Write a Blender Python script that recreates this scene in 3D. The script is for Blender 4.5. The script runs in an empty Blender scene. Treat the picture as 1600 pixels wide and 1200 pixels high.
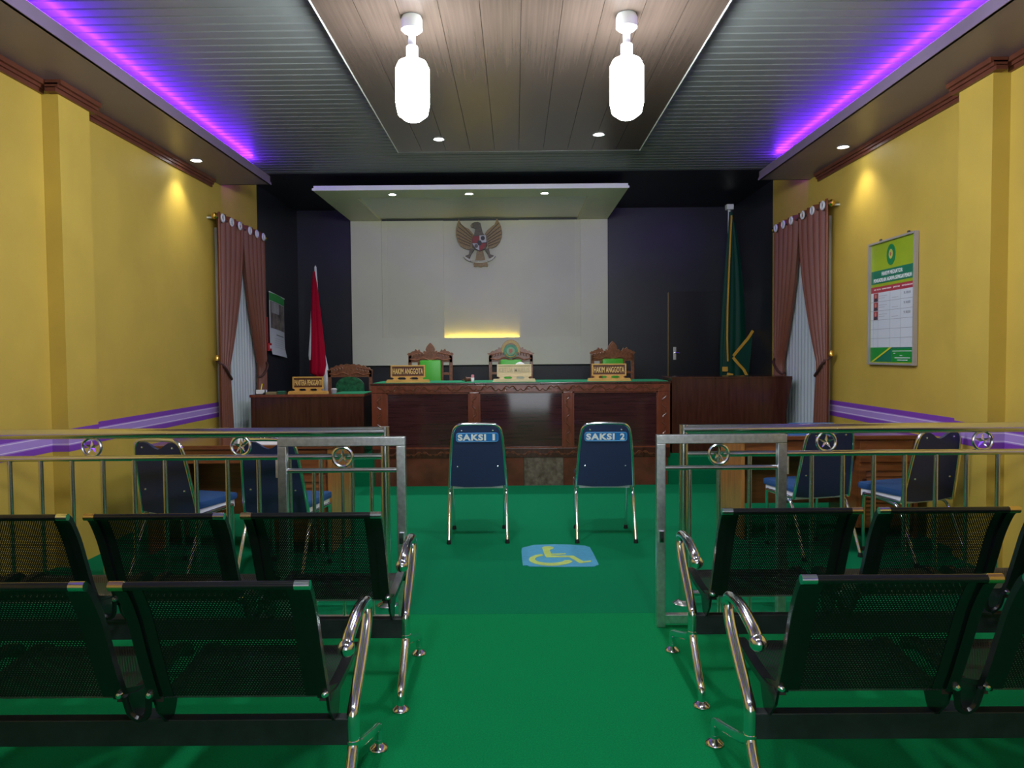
import bpy, bmesh, math, random
from mathutils import Vector, Matrix
random.seed(7)
PI = math.pi
sc = bpy.context.scene
C = sc.collection

# ------------------------------------------------------------------ camera
cam_d = bpy.data.cameras.new('camera')
cam_d.sensor_width = 36.0
cam_d.lens = 1180 / 1600 * 36
cam_d.clip_start = 0.05
cam = bpy.data.objects.new('camera', cam_d)
C.objects.link(cam)
cam.matrix_world = (Matrix.Translation((0, 0, 1.4)) @ Matrix.Rotation(0.0051, 4, 'Z')
                    @ Matrix.Rotation(PI / 2 - 0.0398, 4, 'X') @ Matrix.Rotation(-0.008, 4, 'Z'))
sc.camera = cam

# ------------------------------------------------------------------ world and exposure
w = bpy.data.worlds.new('world')
sc.world = w
w.use_nodes = True
w.node_tree.nodes['Background'].inputs[0].default_value = (0.85, 0.93, 1.0, 1)
w.node_tree.nodes['Background'].inputs[1].default_value = 1.6
sc.view_settings.view_transform = 'Standard'
sc.view_settings.look = 'None'
sc.view_settings.gamma = 1
sc.view_settings.use_curve_mapping = False
sc.view_settings.exposure = 1.0
BULB = 62.0        # emission of the hanging bulbs
SPOT = 34.0        # watts of each recessed downlight
COVE = 40.0        # emission of the violet cove strips

# ------------------------------------------------------------------ materials
MATS = {}
def nd(nt, typ, **kw):
    n = nt.nodes.new(typ)
    for k, v in kw.items():
        setattr(n, k, v)
    return n
def mat(name, col, rough=0.5, metal=0.0, var=0.0, scale=8.0, bump=0.0, bscale=None, stretch=None,
        coat=0.0, spec=0.5, col2=None, sheen=0.0, detail=4.0):
    """principled material with optional noise colour variation and fine relief"""
    if name in MATS:
        return MATS[name]
    m = bpy.data.materials.new(name)
    m.use_nodes = True
    nt = m.node_tree
    p = nt.nodes['Principled BSDF']
    p.inputs['Base Color'].default_value = (*col, 1)
    p.inputs['Roughness'].default_value = rough
    p.inputs['Metallic'].default_value = metal
    p.inputs['Specular IOR Level'].default_value = spec
    p.inputs['Coat Weight'].default_value = coat
    p.inputs['Coat Roughness'].default_value = 0.08
    if sheen:
        p.inputs['Sheen Weight'].default_value = sheen
    if var or bump:
        tc = nd(nt, 'ShaderNodeTexCoord')
        mp = nd(nt, 'ShaderNodeMapping')
        nt.links.new(tc.outputs['Object'], mp.inputs['Vector'])
        if stretch:
            mp.inputs['Scale'].default_value = stretch
    if var:
        no = nd(nt, 'ShaderNodeTexNoise')
        no.inputs['Scale'].default_value = scale
        no.inputs['Detail'].default_value = detail
        nt.links.new(mp.outputs[0], no.inputs['Vector'])
        rp = nd(nt, 'ShaderNodeValToRGB')
        c2 = col2 or tuple(min(1, c * (1 + var)) for c in col)
        c1 = tuple(c * (1 - var) for c in col) if col2 is None else col
        rp.color_ramp.elements[0].position = 0.3
        rp.color_ramp.elements[1].position = 0.7
        rp.color_ramp.elements[0].color = (*c1, 1)
        rp.color_ramp.elements[1].color = (*c2, 1)
        nt.links.new(no.outputs['Fac'], rp.inputs['Fac'])
        nt.links.new(rp.outputs['Color'], p.inputs['Base Color'])
    if bump:
        nb = nd(nt, 'ShaderNodeTexNoise')
        nb.inputs['Scale'].default_value = bscale or scale
        nb.inputs['Detail'].default_value = 3
        nt.links.new(mp.outputs[0], nb.inputs['Vector'])
        b = nd(nt, 'ShaderNodeBump')
        b.inputs['Strength'].default_value = bump
        b.inputs['Distance'].default_value = 0.004
        nt.links.new(nb.outputs['Fac'], b.inputs['Height'])
        nt.links.new(b.outputs[0], p.inputs['Normal'])
    MATS[name] = m
    return m
def emit(name, col, strength):
    if name in MATS:
        return MATS[name]
    m = bpy.data.materials.new(name)
    m.use_nodes = True
    p = m.node_tree.nodes['Principled BSDF']
    p.inputs['Base Color'].default_value = (*col, 1)
    p.inputs['Emission Color'].default_value = (*col, 1)
    p.inputs['Emission Strength'].default_value = strength
    MATS[name] = m
    return m
def perforated(name, col, pitch=0.0085, r=0.215):
    """black sheet steel with a staggered grid of punched holes, uv in metres"""
    m = bpy.data.materials.new(name)
    m.use_nodes = True
    nt = m.node_tree
    p = nt.nodes['Principled BSDF']
    p.inputs['Base Color'].default_value = (*col, 1)
    p.inputs['Roughness'].default_value = 0.34
    p.inputs['Specular IOR Level'].default_value = 0.35
    uv = nd(nt, 'ShaderNodeTexCoord')
    sp = nd(nt, 'ShaderNodeSeparateXYZ')
    nt.links.new(uv.outputs['UV'], sp.inputs[0])
    def ma(op, a, b=None):
        n = nd(nt, 'ShaderNodeMath', operation=op)
        for i, v in enumerate((a, b)):
            if v is None:
                continue
            if isinstance(v, (int, float)):
                n.inputs[i].default_value = v
            else:
                nt.links.new(v, n.inputs[i])
        return n.outputs[0]
    vv = ma('DIVIDE', sp.outputs['Y'], pitch * 0.87)
    row = ma('FLOOR', vv)
    odd = ma('MODULO', row, 2.0)
    uu = ma('ADD', ma('DIVIDE', sp.outputs['X'], pitch), ma('MULTIPLY', odd, 0.5))
    fu = ma('SUBTRACT', ma('FRACT', uu), 0.5)
    fv = ma('MULTIPLY', ma('SUBTRACT', ma('FRACT', vv), 0.5), 0.87)
    d = ma('SQRT', ma('ADD', ma('MULTIPLY', fu, fu), ma('MULTIPLY', fv, fv)))
    hole = ma('LESS_THAN', d, r)
    tr = nd(nt, 'ShaderNodeBsdfTransparent')
    mx = nd(nt, 'ShaderNodeMixShader')
    nt.links.new(hole, mx.inputs[0])
    nt.links.new(p.outputs[0], mx.inputs[1])
    nt.links.new(tr.outputs[0], mx.inputs[2])
    nt.links.new(mx.outputs[0], nt.nodes['Material Output'].inputs['Surface'])
    MATS[name] = m
    return m

M_yellow = mat('yellow_paint', (0.56, 0.39, 0.062), 0.55, var=0.06, scale=3, bump=0.10, bscale=60)
M_black = mat('black_panel', (0.012, 0.013, 0.020), 0.42, var=0.25, scale=2)
M_carpet = mat('green_carpet', (0.0, 0.225, 0.068), 0.95, var=0.16, scale=160, bump=0.5, bscale=420, spec=0.12)
M_carpet3 = mat('deep_green_carpet', (0.0, 0.185, 0.075), 0.95, var=0.16, scale=160, bump=0.5, bscale=420, spec=0.12)
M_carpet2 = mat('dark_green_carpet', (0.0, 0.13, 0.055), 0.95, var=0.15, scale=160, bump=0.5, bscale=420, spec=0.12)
M_slat = mat('grey_pvc_slat', (0.17, 0.18, 0.178), 0.36, var=0.05, scale=6)
M_dark = mat('ceiling_void', (0.01, 0.01, 0.01), 0.9)
M_wpvc = mat('brown_pvc_plank', (0.078, 0.055, 0.044), 0.26, var=0.15, scale=3.0, stretch=(22, 0.4, 14), detail=6)
M_white = mat('white_paint', (0.72, 0.73, 0.71), 0.45)
M_soffit = mat('cove_tinted_soffit', (0.20, 0.145, 0.235), 0.35, var=0.04, scale=5)  # grey boards with violet cove light tinted into the base colour
M_trim = mat('red_brown_trim', (0.13, 0.038, 0.02), 0.4, var=0.15, scale=9)
M_cream = mat('cream_board', (0.66, 0.65, 0.50), 0.5, var=0.03, scale=2)
M_cream2 = mat('cream_inset', (0.64, 0.63, 0.48), 0.5, var=0.03, scale=2)
M_purple = mat('purple_paint', (0.22, 0.055, 0.42), 0.55)
M_lilac = mat('lilac_paint', (0.42, 0.26, 0.62), 0.55)
M_line = mat('pale_line_paint', (0.75, 0.62, 0.80), 0.55)
M_chrome = mat('chrome', (0.82, 0.84, 0.90), 0.11, 1.0)
M_steel = mat('stainless_steel', (0.74, 0.73, 0.74), 0.19, 1.0)
M_gateft = mat('worn_square_steel', (0.76, 0.77, 0.78), 0.30, 1.0, var=0.15, scale=40, bump=0.08, bscale=90)
M_blackm = mat('black_enamel', (0.008, 0.009, 0.010), 0.22, spec=0.5)
M_beam = mat('black_beam', (0.016, 0.020, 0.022), 0.35, var=0.3, scale=20)
M_perf = perforated('perforated_steel', (0.006, 0.0065, 0.0075))
M_gold = mat('gold', (0.85, 0.55, 0.12), 0.25, 1.0)
M_brasscap = mat('brass_cap', (0.75, 0.55, 0.28), 0.25, 1.0)
M_blue = mat('navy_vinyl', (0.022, 0.030, 0.095), 0.42, bump=0.15, bscale=300)
M_bluefab = mat('blue_fabric', (0.014, 0.07, 0.21), 0.8, var=0.12, scale=200, bump=0.3, bscale=500)
M_rubber = mat('black_rubber', (0.01, 0.01, 0.01), 0.7)
M_sign = mat('sign_blue', (0.02, 0.17, 0.52), 0.35)
M_signw = mat('sign_white', (0.85, 0.85, 0.85), 0.4)
M_wood = mat('dark_red_wood', (0.050, 0.014, 0.009), 0.22, var=0.35, scale=4, stretch=(9, 9, .8), coat=0.25)
M_woodo = mat('orange_red_wood', (0.150, 0.034, 0.016), 0.25, var=0.25, scale=4, stretch=(6, 6, 1), coat=0.3)
M_panel = mat('glossy_dark_panel', (0.044, 0.014, 0.016), 0.09, var=0.28, scale=3, stretch=(0.8, 1, 16), coat=0.6)
M_kick = mat('kick_board', (0.115, 0.028, 0.018), 0.13, var=0.3, scale=6, coat=0.4)
M_chairw = mat('chair_wood', (0.20, 0.072, 0.034), 0.28, var=0.3, scale=40, coat=0.3)
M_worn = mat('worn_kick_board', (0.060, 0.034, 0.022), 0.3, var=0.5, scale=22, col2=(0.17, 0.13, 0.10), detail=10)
M_carve = mat('carved_wood', (0.125, 0.036, 0.018), 0.20, var=0.2, scale=30, coat=0.4)
M_deskw = mat('desk_wood', (0.22, 0.072, 0.020), 0.3, var=0.3, scale=4, stretch=(1, 1, 8), coat=0.2)
M_deskl = mat('light_desk_side', (0.40, 0.17, 0.045), 0.3, var=0.25, scale=4, stretch=(6, 6, 1), coat=0.2)
M_felt = mat('green_felt', (0.0, 0.22, 0.09), 0.9, var=0.1, scale=90)
M_pad = mat('bright_green_vinyl', (0.06, 0.42, 0.025), 0.4, bump=0.1, bscale=12)
M_dpad = mat('dark_green_leather', (0.01, 0.12, 0.045), 0.3, var=0.5, scale=25, bump=0.6, bscale=25)
M_plate = mat('varnished_pine', (0.60, 0.33, 0.075), 0.35, var=0.15, scale=12, stretch=(1, 6, 6))
M_plateglare = mat('glare_pine', (0.66, 0.52, 0.30), 0.4, var=0.1, scale=12, stretch=(1, 6, 6))  # reflected glare on the centre plate, put into the wood colour
M_plated = mat('plate_field', (0.10, 0.028, 0.010), 0.4)
M_letter = mat('gilt_letters', (0.80, 0.54, 0.18), 0.35)
M_curtain = mat('brown_satin_curtain', (0.175, 0.052, 0.025), 0.5, var=0.08, scale=3)
M_sheer = mat('white_sheer', (0.56, 0.62, 0.62), 0.8)
M_red = mat('flag_red', (0.38, 0.002, 0.022), 0.8, spec=0.15)
M_fwhite = mat('flag_white', (0.75, 0.75, 0.75), 0.6)
M_fgreen = mat('flag_green', (0.0, 0.048, 0.026), 0.6, spec=0.25)
M_fringe = mat('gold_fringe', (0.62, 0.34, 0.02), 0.6, var=0.2, scale=200)
M_garuda = mat('antique_gold', (0.30, 0.20, 0.075), 0.45, var=0.25, scale=60, bump=0.5, bscale=120)
M_garudad = mat('dark_bronze', (0.13, 0.105, 0.07), 0.5, var=0.2, scale=60)
M_glass = mat('dark_glass', (0.03, 0.04, 0.05), 0.05)
M_paper = mat('paper_white', (0.62, 0.66, 0.68), 0.5)

# ------------------------------------------------------------------ mesh helpers
def box(bm, x0, x1, y0, y1, z0, z1, bev=0.0):
    vs = [bm.verts.new((x, y, z)) for x in (x0, x1) for y in (y0, y1) for z in (z0, z1)]
    f = [(0, 1, 3, 2), (4, 6, 7, 5), (0, 4, 5, 1), (2, 3, 7, 6), (0, 2, 6, 4), (1, 5, 7, 3)]
    fs = [bm.faces.new([vs[i] for i in q]) for q in f]
    if bev:
        es = list({e for q in fs for e in q.edges})
        bmesh.ops.bevel(bm, geom=es, offset=bev, segments=2, profile=0.6, affect='EDGES')
    return bm
def tube(bm, pts, r, n=10, closed=False, cap=True):
    P = [Vector(p) for p in pts]
    k = len(P)
    T = []
    for i in range(k):
        a = P[(i - 1) % k] if (closed or i > 0) else P[i]
        b = P[(i + 1) % k] if (closed or i < k - 1) else P[i]
        T.append((b - a).normalized())
    up = Vector((0, 0, 1)) if abs(T[0].z) < 0.9 else Vector((1, 0, 0))
    N = (up - T[0] * up.dot(T[0])).normalized()
    rings = []
    for i in range(k):
        N = (N - T[i] * N.dot(T[i])).normalized()
        B = T[i].cross(N)
        rr = r[i] if isinstance(r, (list, tuple)) else r
        rings.append([bm.verts.new(P[i] + (N * math.cos(a) + B * math.sin(a)) * rr)
                      for a in [2 * PI * j / n for j in range(n)]])
    for i in range(k if closed else k - 1):
        A, Bq = rings[i], rings[(i + 1) % k]
        for j in range(n):
            bm.faces.new((A[j], A[(j + 1) % n], Bq[(j + 1) % n], Bq[j]))
    if cap and not closed:
        bm.faces.new(rings[0][::-1])
        bm.faces.new(rings[-1])
    return bm
def cr(pts, k=6):
    """Catmull-Rom through the points"""
    P = [Vector(p) for p in pts]
    P = [P[0] * 2 - P[1]] + P + [P[-1] * 2 - P[-2]]
    out = []
    for i in range(1, len(P) - 2):
        for s in range(k):
            t = s / k
            a, b, c, d = P[i - 1], P[i], P[i + 1], P[i + 2]
            out.append(0.5 * ((2 * b) + (c - a) * t + (2 * a - 5 * b + 4 * c - d) * t * t + (3 * b - a - 3 * c + d) * t ** 3))
    out.append(P[-2])
    return out
def prism(bm, pts, a, b, plane='xz'):
    """outline extruded between depth a and b; plane xz: depth along y; xy: depth along z; yz: depth along x"""
    def m(p, d):
        if plane == 'xz':
            return (p[0], d, p[1])
        if plane == 'yz':
            return (d, p[0], p[1])
        return (p[0], p[1], d)
    A = [bm.verts.new(m(p, a)) for p in pts]
    B = [bm.verts.new(m(p, b)) for p in pts]
    n = len(pts)
    bm.faces.new(A)
    bm.faces.new(B[::-1])
    for i in range(n):
        bm.faces.new((A[i], B[i], B[(i + 1) % n], A[(i + 1) % n]))
    return bm
def lathe(bm, prof, n=20, c=(0, 0, 0)):
    rings = []
    for r, z in prof:
        rings.append([bm.verts.new((c[0] + r * math.cos(2 * PI * j / n), c[1] + r * math.sin(2 * PI * j / n), c[2] + z))
                      for j in range(n)])
    for A, B in zip(rings, rings[1:]):
        for j in range(n):
            bm.faces.new((A[j], A[(j + 1) % n], B[(j + 1) % n], B[j]))
    if prof[0][0] > 1e-4:
        bm.faces.new(rings[0][::-1])
    if prof[-1][0] > 1e-4:
        bm.faces.new(rings[-1])
    return bm
def ellipse(cx, cy, a, b, n=28, t0=0, t1=2 * PI):
    full = abs(t1 - t0 - 2 * PI) < 1e-6
    k = n if full else n + 1
    return [(cx + a * math.cos(t0 + (t1 - t0) * i / n), cy + b * math.sin(t0 + (t1 - t0) * i / n)) for i in range(k)]
def rrect(x0, x1, y0, y1, r, n=5):
    o = []
    for cx, cy, a in ((x1 - r, y1 - r, 0), (x0 + r, y1 - r, PI / 2), (x0 + r, y0 + r, PI), (x1 - r, y0 + r, 1.5 * PI)):
        o += ellipse(cx, cy, r, r, n, a, a + PI / 2)
    return o
def BM():
    return bmesh.new()
def sheet(bm, fn, nu, nv, uvs=None):
    """grid surface fn(i/nu, j/nv) -> point"""
    g = [[bm.verts.new(fn(i / nu, j / nv)) for j in range(nv + 1)] for i in range(nu + 1)]
    lay = bm.loops.layers.uv.new('uv') if uvs else None
    for i in range(nu):
        for j in range(nv):
            f = bm.faces.new((g[i][j], g[i + 1][j], g[i + 1][j + 1], g[i][j + 1]))
            if uvs:
                for l, (a, b) in zip(f.loops, ((i, j), (i + 1, j), (i + 1, j + 1), (i, j + 1))):
                    l[lay].uv = uvs(a / nu, b / nv)
    return bm

def obj(name, bm, m, parent=None, smooth=False, loc=None, rot=None, recalc=True):
    me = bpy.data.meshes.new(name)
    if isinstance(bm, bmesh.types.BMesh):
        if recalc:
            bmesh.ops.recalc_face_normals(bm, faces=bm.faces[:])
        bm.to_mesh(me)
        bm.free()
    else:
        me = bm
    if m is not None:
        me.materials.clear()
        me.materials.append(m)
    if smooth:
        for p in me.polygons:
            p.use_smooth = True
        try:
            me.set_sharp_from_angle(angle=math.radians(40))
        except Exception:
            pass
    o = bpy.data.objects.new(name, me)
    C.objects.link(o)
    if parent is not None:
        o.parent = parent
    if loc is not None:
        o.location = loc
    if rot is not None:
        o.rotation_euler = rot
    return o
def tag(o, label, cat, group=None, kind=None):
    o['label'] = label
    if cat:
        o['category'] = cat
    if group:
        o['group'] = group
    if kind:
        o['kind'] = kind
    return o
def thing(name, label, cat, loc=(0, 0, 0), rotz=0.0, group=None, rot=None):
    o = bpy.data.objects.new(name, None)
    C.objects.link(o)
    o.empty_display_size = 0.1
    o.location = loc
    o.rotation_euler = rot or (0, 0, rotz)
    return tag(o, label, cat, group)
def struct(name, bm, m, label, cat, smooth=False):
    o = obj(name, bm, m, smooth=smooth)
    return tag(o, label, cat, kind='structure')
def sempty(name, label, cat, loc=(0, 0, 0)):
    o = thing(name, label, cat, loc)
    o['kind'] = 'structure'
    return o
def copy_tree(o, parent=None):
    c = o.copy()
    C.objects.link(c)
    if parent is not None:
        c.parent = parent
    for ch in list(o.children):
        copy_tree(ch, c)
    return c
def textmesh(body, wdt, hgt, depth=0.002, bold=0.0):
    cu = bpy.data.curves.new('lettering', 'FONT')
    cu.body = body
    cu.align_x = 'CENTER'
    cu.align_y = 'CENTER'
    cu.extrude = 0.01
    cu.offset = bold
    cu.space_character = 1.0 + bold * 3
    cu.resolution_u = 3
    t = bpy.data.objects.new('lettering_source', cu)
    C.objects.link(t)
    dg = bpy.context.evaluated_depsgraph_get()
    dg.update()
    me = bpy.data.meshes.new_from_object(t.evaluated_get(dg))
    bpy.data.objects.remove(t)
    bpy.data.curves.remove(cu)
    xs = [v.co.x for v in me.vertices]
    ys = [v.co.y for v in me.vertices]
    cx, cy = (min(xs) + max(xs)) / 2, (min(ys) + max(ys)) / 2
    sx, sy = wdt / (max(xs) - min(xs)), hgt / (max(ys) - min(ys))
    for v in me.vertices:
        v.co = ((v.co.x - cx) * sx, (v.co.y - cy) * sy, v.co.z / 0.02 * depth)
    return me
def lettering(body, wdt, hgt, m, parent, loc, rot=(PI / 2, 0, 0), bold=0.0, name='lettering', depth=0.002):
    return obj(name, textmesh(body, wdt, hgt, depth, bold), m, parent, loc=loc, rot=rot)

# ------------------------------------------------------------------ room dimensions
XW = 3.08            # half width
YB, YF = 10.75, -3.0  # far wall, wall behind the camera
ZC = 3.45            # slatted ceiling
ZS = 3.19            # underside of the side soffits
XS = 2.55            # inner edge of soffit
YS = 7.97            # soffits end here
YC = 8.58            # slatted ceiling ends here
YBLK = 9.09          # side walls turn black here
ZD = 0.33            # dais height
YD = 8.0             # dais front

fo = struct('floor', box(BM(), -XW - .1, XW + .1, YF - .1, 4.02, -0.1, 0), M_carpet,
            'green carpet covering the whole courtroom floor', 'floor')
obj('carpet_length', box(BM(), -XW - .1, XW + .1, 4.022, YB + .1, -0.1, 0), M_carpet3, fo)
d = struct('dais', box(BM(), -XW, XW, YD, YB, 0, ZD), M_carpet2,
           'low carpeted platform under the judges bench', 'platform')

# side walls: yellow, then black from YBLK on
def side_wall(s, name, side):
    x0, x1 = (s * XW, s * (XW + .12))
    wall = struct(name, box(BM(), min(x0, x1), max(x0, x1), YF, YBLK, 0, ZC), M_yellow,
                  'yellow painted wall on the %s side with purple stripe' % side, 'wall')
    obj('black_panelling', box(BM(), min(x0, x1), max(x0, x1), YBLK, YB, 0, ZC), M_black, wall)
    p0, p1 = (4.98, 5.34) if s < 0 else (4.76, 5.12)
    xa, xb = sorted((s * (XW + .01), s * (XW - .11)))
    obj('pilaster', box(BM(), xa, xb, p0, p1, 0, ZS), M_yellow, wall)
    # a second pilaster further back towards the entrance
    obj('pilaster', box(BM(), xa, xb, p0 - 3.4, p1 - 3.4, 0, ZS), M_yellow, wall)
    # painted stripe: bands follow wall and pilasters
    bands = [('stripe', 0.885, 0.925, M_purple), ('stripe', 0.815, 0.885, M_lilac), ('stripe', 0.775, 0.815, M_purple),
             ('stripe_line', 0.872, 0.878, M_line), ('stripe_line', 0.822, 0.828, M_line)]
    for nm, z0, z1, m in bands:
        e = 0.002 if nm == 'stripe' else 0.003
        b = BM()
        spans = [(YF, p0 - 3.4, 0), (p0 - 3.4, p1 - 3.4, .11), (p1 - 3.4, p0, 0), (p0, p1, .11), (p1, YBLK - .02, 0)]
        for a, c, off in spans:
            xa2, xb2 = sorted((s * (XW - off + .001), s * (XW - off - e)))
            if off:
                box(b, xa2, xb2, a - e, c + e, z0, z1)
                xc, xd = sorted((s * (XW - .11), s * XW))
                box(b, xc, xd, a - e, a + .001, z0, z1)
            else:
                box(b, xa2, xb2, a, c, z0, z1)
        obj(nm, b, m, wall)
    # red-brown cornice along the wall head, stepping round the pilasters
    b = BM()
    for a, c, off in [(YF, p0 - 3.4, 0), (p0 - 3.46, p1 - 3.34, .11), (p1 - 3.4, p0, 0), (p0 - .06, p1 + .06, .11), (p1, YS - .25, 0)]:
        for dz, pr in ((.015, .02), (.04, .035), (.06, .055)):
            xa2, xb2 = sorted((s * (XW - off + .05), s * (XW - off - pr)))
            box(b, xa2, xb2, a, c, ZS - .09 + dz, ZS - .06 + dz)
    obj('cornice', b, M_trim, wall)
    return wall
wall_l = side_wall(-1, 'wall_left', 'left')
wall_r = side_wall(1, 'wall_right', 'right')
wall_b = struct('wall_back', box(BM(), -XW - .1, XW + .1, YB, YB + .12, 0, ZC), M_black,
                'black panelled wall behind the judges bench', 'wall')
# wall behind the camera with a double doorway to daylight
b = BM()
box(b, -XW, -0.65, YF - .12, YF, 0, ZC)
box(b, 1.15, XW, YF - .12, YF, 0, ZC)
box(b, -0.65, 1.15, YF - .12, YF, 2.15, ZC)
struct('wall_front', b, M_white, 'white painted entrance wall with an open doorway', 'wall')

# ------------------------------------------------------------------ ceiling
XPL, XPR, YP, ZP = -1.114, 1.206, 7.35, 3.35
ceil = struct('ceiling', box(BM(), -XW - .1, XW + .1, YF, YC, ZC + .02, ZC + .1), M_dark,
              'grey slatted ceiling with a lowered brown plank panel in the middle', 'ceiling')
def slat_mesh(x0, x1):
    b = BM()
    h = 0.049
    prof = [(-h, .014), (-h, .004), (-h + .007, -.004), (h - .007, -.004), (h, .004), (h, .014)]
    return prism(b, prof, x0, x1, 'yz')
pitch = 0.107
def place_slats(x0, x1, ya, yb):
    me = None
    n = 0
    y = YC - pitch / 2
    while y > ya:
        if y < yb:
            if me is None:
                o = obj('slat', slat_mesh(x0, x1), M_slat, ceil)
                me = o.data
            else:
                o = bpy.data.objects.new('slat', me)
                C.objects.link(o)
                o.parent = ceil
            o.location = (0, y, ZC)
        y -= pitch
place_slats(-XW, XW, YP, YC)
place_slats(-XW, XPL + .03, 2.4, YP)
place_slats(XPR - .03, XW, 2.4, YP)
obj('slat_field', box(BM(), -XW, XW, YF, 2.4, ZC, ZC + .02), M_slat, ceil)
obj('alcove_ceiling', box(BM(), -XW, XW, YC, YB, ZC - .004, ZC + .08), M_black, ceil)
np_ = 10
pw = (XPR - XPL) / np_
for i in range(np_):
    obj('plank', box(BM(), XPL + i * pw + .0015, XPL + (i + 1) * pw - .0015, YF, YP, ZP, ZP + .02), M_wpvc, ceil)
for x0, x1 in ((XPL - .006, XPL), (XPR, XPR + .006)):
    obj('edge_trim', box(BM(), x0, x1, YF, YP + .012, ZP - .006, ZC + .015), M_white, ceil)
obj('edge_trim', box(BM(), XPL, XPR, YP, YP + .012, ZP - .003, ZC + .015), M_slat, ceil)

# side soffits with light coves
for s, nm, sd in ((-1, 'trim_1', 'left'), (1, 'trim_2', 'right')):
    so = sempty(nm, 'boxed grey soffit along the %s wall with a violet light cove on top' % sd, 'soffit')
    xa, xb = sorted((s * XS, s * XW))
    obj('underside', box(BM(), xa, xb, YF, YS, ZS, ZS + .02), M_soffit, so)
    xa, xb = sorted((s * XS, s * (XS + .02)))
    obj('lip', box(BM(), xa, xb, YF, YS, ZS, ZS + .085), M_soffit, so)
    xa, xb = sorted((s * (XS - .006), s * XS))
    obj('lip_bead', box(BM(), xa, xb, YF, YS + .005, ZS - .002, ZS + .022), M_soffit, so)
    xa, xb = sorted((s * XS, s * XW))
    obj('end_board', box(BM(), xa, xb, YS - .02, YS, ZS, ZS + .085), M_soffit, so)
    tube_b = BM()
    tube(tube_b, [(s * (XS + .18), YF + .1, ZC - .055), (s * (XS + .18), YS - .015, ZC - .055), (s * (XS + .40), YS - .015, ZC - .055)], .011, 6)
    st = obj('light_strip', tube_b, emit('violet_led', (0.16, 0.015, 1.0), COVE), so)
    st['label'] = 'glowing violet light strip'

# recessed downlights
def downlight(x, y, z, label, group, col=(0.9, 0.96, 1.0), wt=None):
    t = thing('downlight', label, 'downlight', (x, y, z), 0, group)
    obj('rim', lathe(BM(), [(.040, 0), (.052, -.002), (.056, -.007), (.050, -.009), (.040, -.004), (.040, 0)], 24), M_white, t, True)
    obj('lens', lathe(BM(), [(.040, -.001), (.030, -.004), (.0001, -.005)], 24), emit('downlight_lens', (0.92, 0.97, 1.0), 30), t)
    ld = bpy.data.lights.new('downlight_beam', 'SPOT')
    ld.energy = wt or SPOT
    ld.color = col
    ld.spot_size = math.radians(105)
    ld.spot_blend = 0.7
    ld.shadow_soft_size = .04
    lo = bpy.data.objects.new('downlight_beam', ld)
    C.objects.link(lo)
    lo.parent = t
    lo.location = (0, 0, -.012)
    return t
downlight(-.68, 6.91, ZP, 'small round downlight in the brown plank ceiling, on the red and white flag side', 'ceiling downlights')
downlight(.756, 6.81, ZP, 'small round downlight in the brown plank ceiling, on the green flag side', 'ceiling downlights')
downlight(-2.90, 6.95, ZS, 'round downlight in the soffit above the calendar-side yellow wall', 'soffit downlights', (1, .93, .8), 14)
downlight(2.88, 6.70, ZS, 'round downlight in the soffit above the framed poster wall', 'soffit downlights', (1, .93, .8), 14)

# hanging bulbs; the unseen rear pair is added to brighten the foreground floor
for x, yl, nm in ((-.585, 4.44, 'red and white flag side'), (.655, 4.44, 'green flag side'), (-.585, .9, 'added fill near entrance, red and white flag'), (.655, .9, 'added fill near entrance, green flag side')):
    t = thing('bulb_lamp', 'glowing white cylinder bulb under the brown planks, %s' % nm, 'lamp', (x, yl, ZP), 0, 'hanging bulbs')
    obj('ceiling_cup', lathe(BM(), [(.0001, 0), (.055, 0), (.062, -.02), (.062, -.075), (.045, -.09), (.0001, -.09)], 24), M_white, t, True)
    obj('socket', lathe(BM(), [(.022, -.085), (.022, -.16), (.034, -.17), (.034, -.235), (.0001, -.235)], 20), M_white, t, True)
    obj('bulb', lathe(BM(), [(.034, -.235), (.08, -.26), (.098, -.30), (.098, -.50), (.085, -.56), (.045, -.59), (.0001, -.595)], 24),
        emit('bulb_glow', (0.90, 0.97, 1.0), BULB), t, True)

# ------------------------------------------------------------------ cream feature board and canopy on the far wall
XB0, XB1, YFB = -2.30, 1.30, 10.65
bd = thing('feature_board', 'cream wall board with inset frame behind the judges chairs', 'wall panel', (0, 0, 0))
ZT = 3.28
XI0, XI1, ZI = -1.87, .92, 1.635
obj('side_board', box(BM(), XB0, XI0, YFB, YB - .025, 1.25, ZT - .003, .002), M_cream, bd)
obj('side_board', box(BM(), XI1, XB1, YFB, YB - .025, 1.25, ZT - .003, .002), M_cream, bd)
XG0, XG1 = -1.0, .056
b = BM()
box(b, XI0, XI1, YFB, YFB + .014, 1.25, ZI)
box(b, XI0, XG0, YFB + .014, YB - .025, 1.25, ZI)
box(b, XG1, XI1, YFB + .014, YB - .025, 1.25, ZI)
box(b, XG0, XG1, YFB + .014, YB - .025, 1.25, ZI - .035)
obj('bottom_board', b, M_cream, bd)
obj('inset_panel', box(BM(), XI0, XG0, YFB + .03, YB - .025, ZI, ZT - .003), M_cream2, bd)
obj('inset_panel', box(BM(), XG1, XI1, YFB + .03, YB - .025, ZI, ZT - .003), M_cream2, bd)
obj('centre_panel', box(BM(), XG0, XG1, YFB + .05, YB - .025, ZI - .035, ZT - .003), M_cream2, bd)
b = BM()
box(b, XI0 + .06, XI0 + .08, YFB + .022, YFB + .032, ZI + .02, ZT - .003)
box(b, XI1 - .08, XI1 - .06, YFB + .022, YFB + .032, ZI + .02, ZT - .003)
obj('bead', b, M_cream, bd)
obj('glow_strip', box(BM(), XG0 + .03, XG1 - .03, YFB + .018, YFB + .030, ZI - .033, ZI - .025), emit('yellow_led', (1.0, 0.74, 0.08), 17.0), bd)
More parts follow.
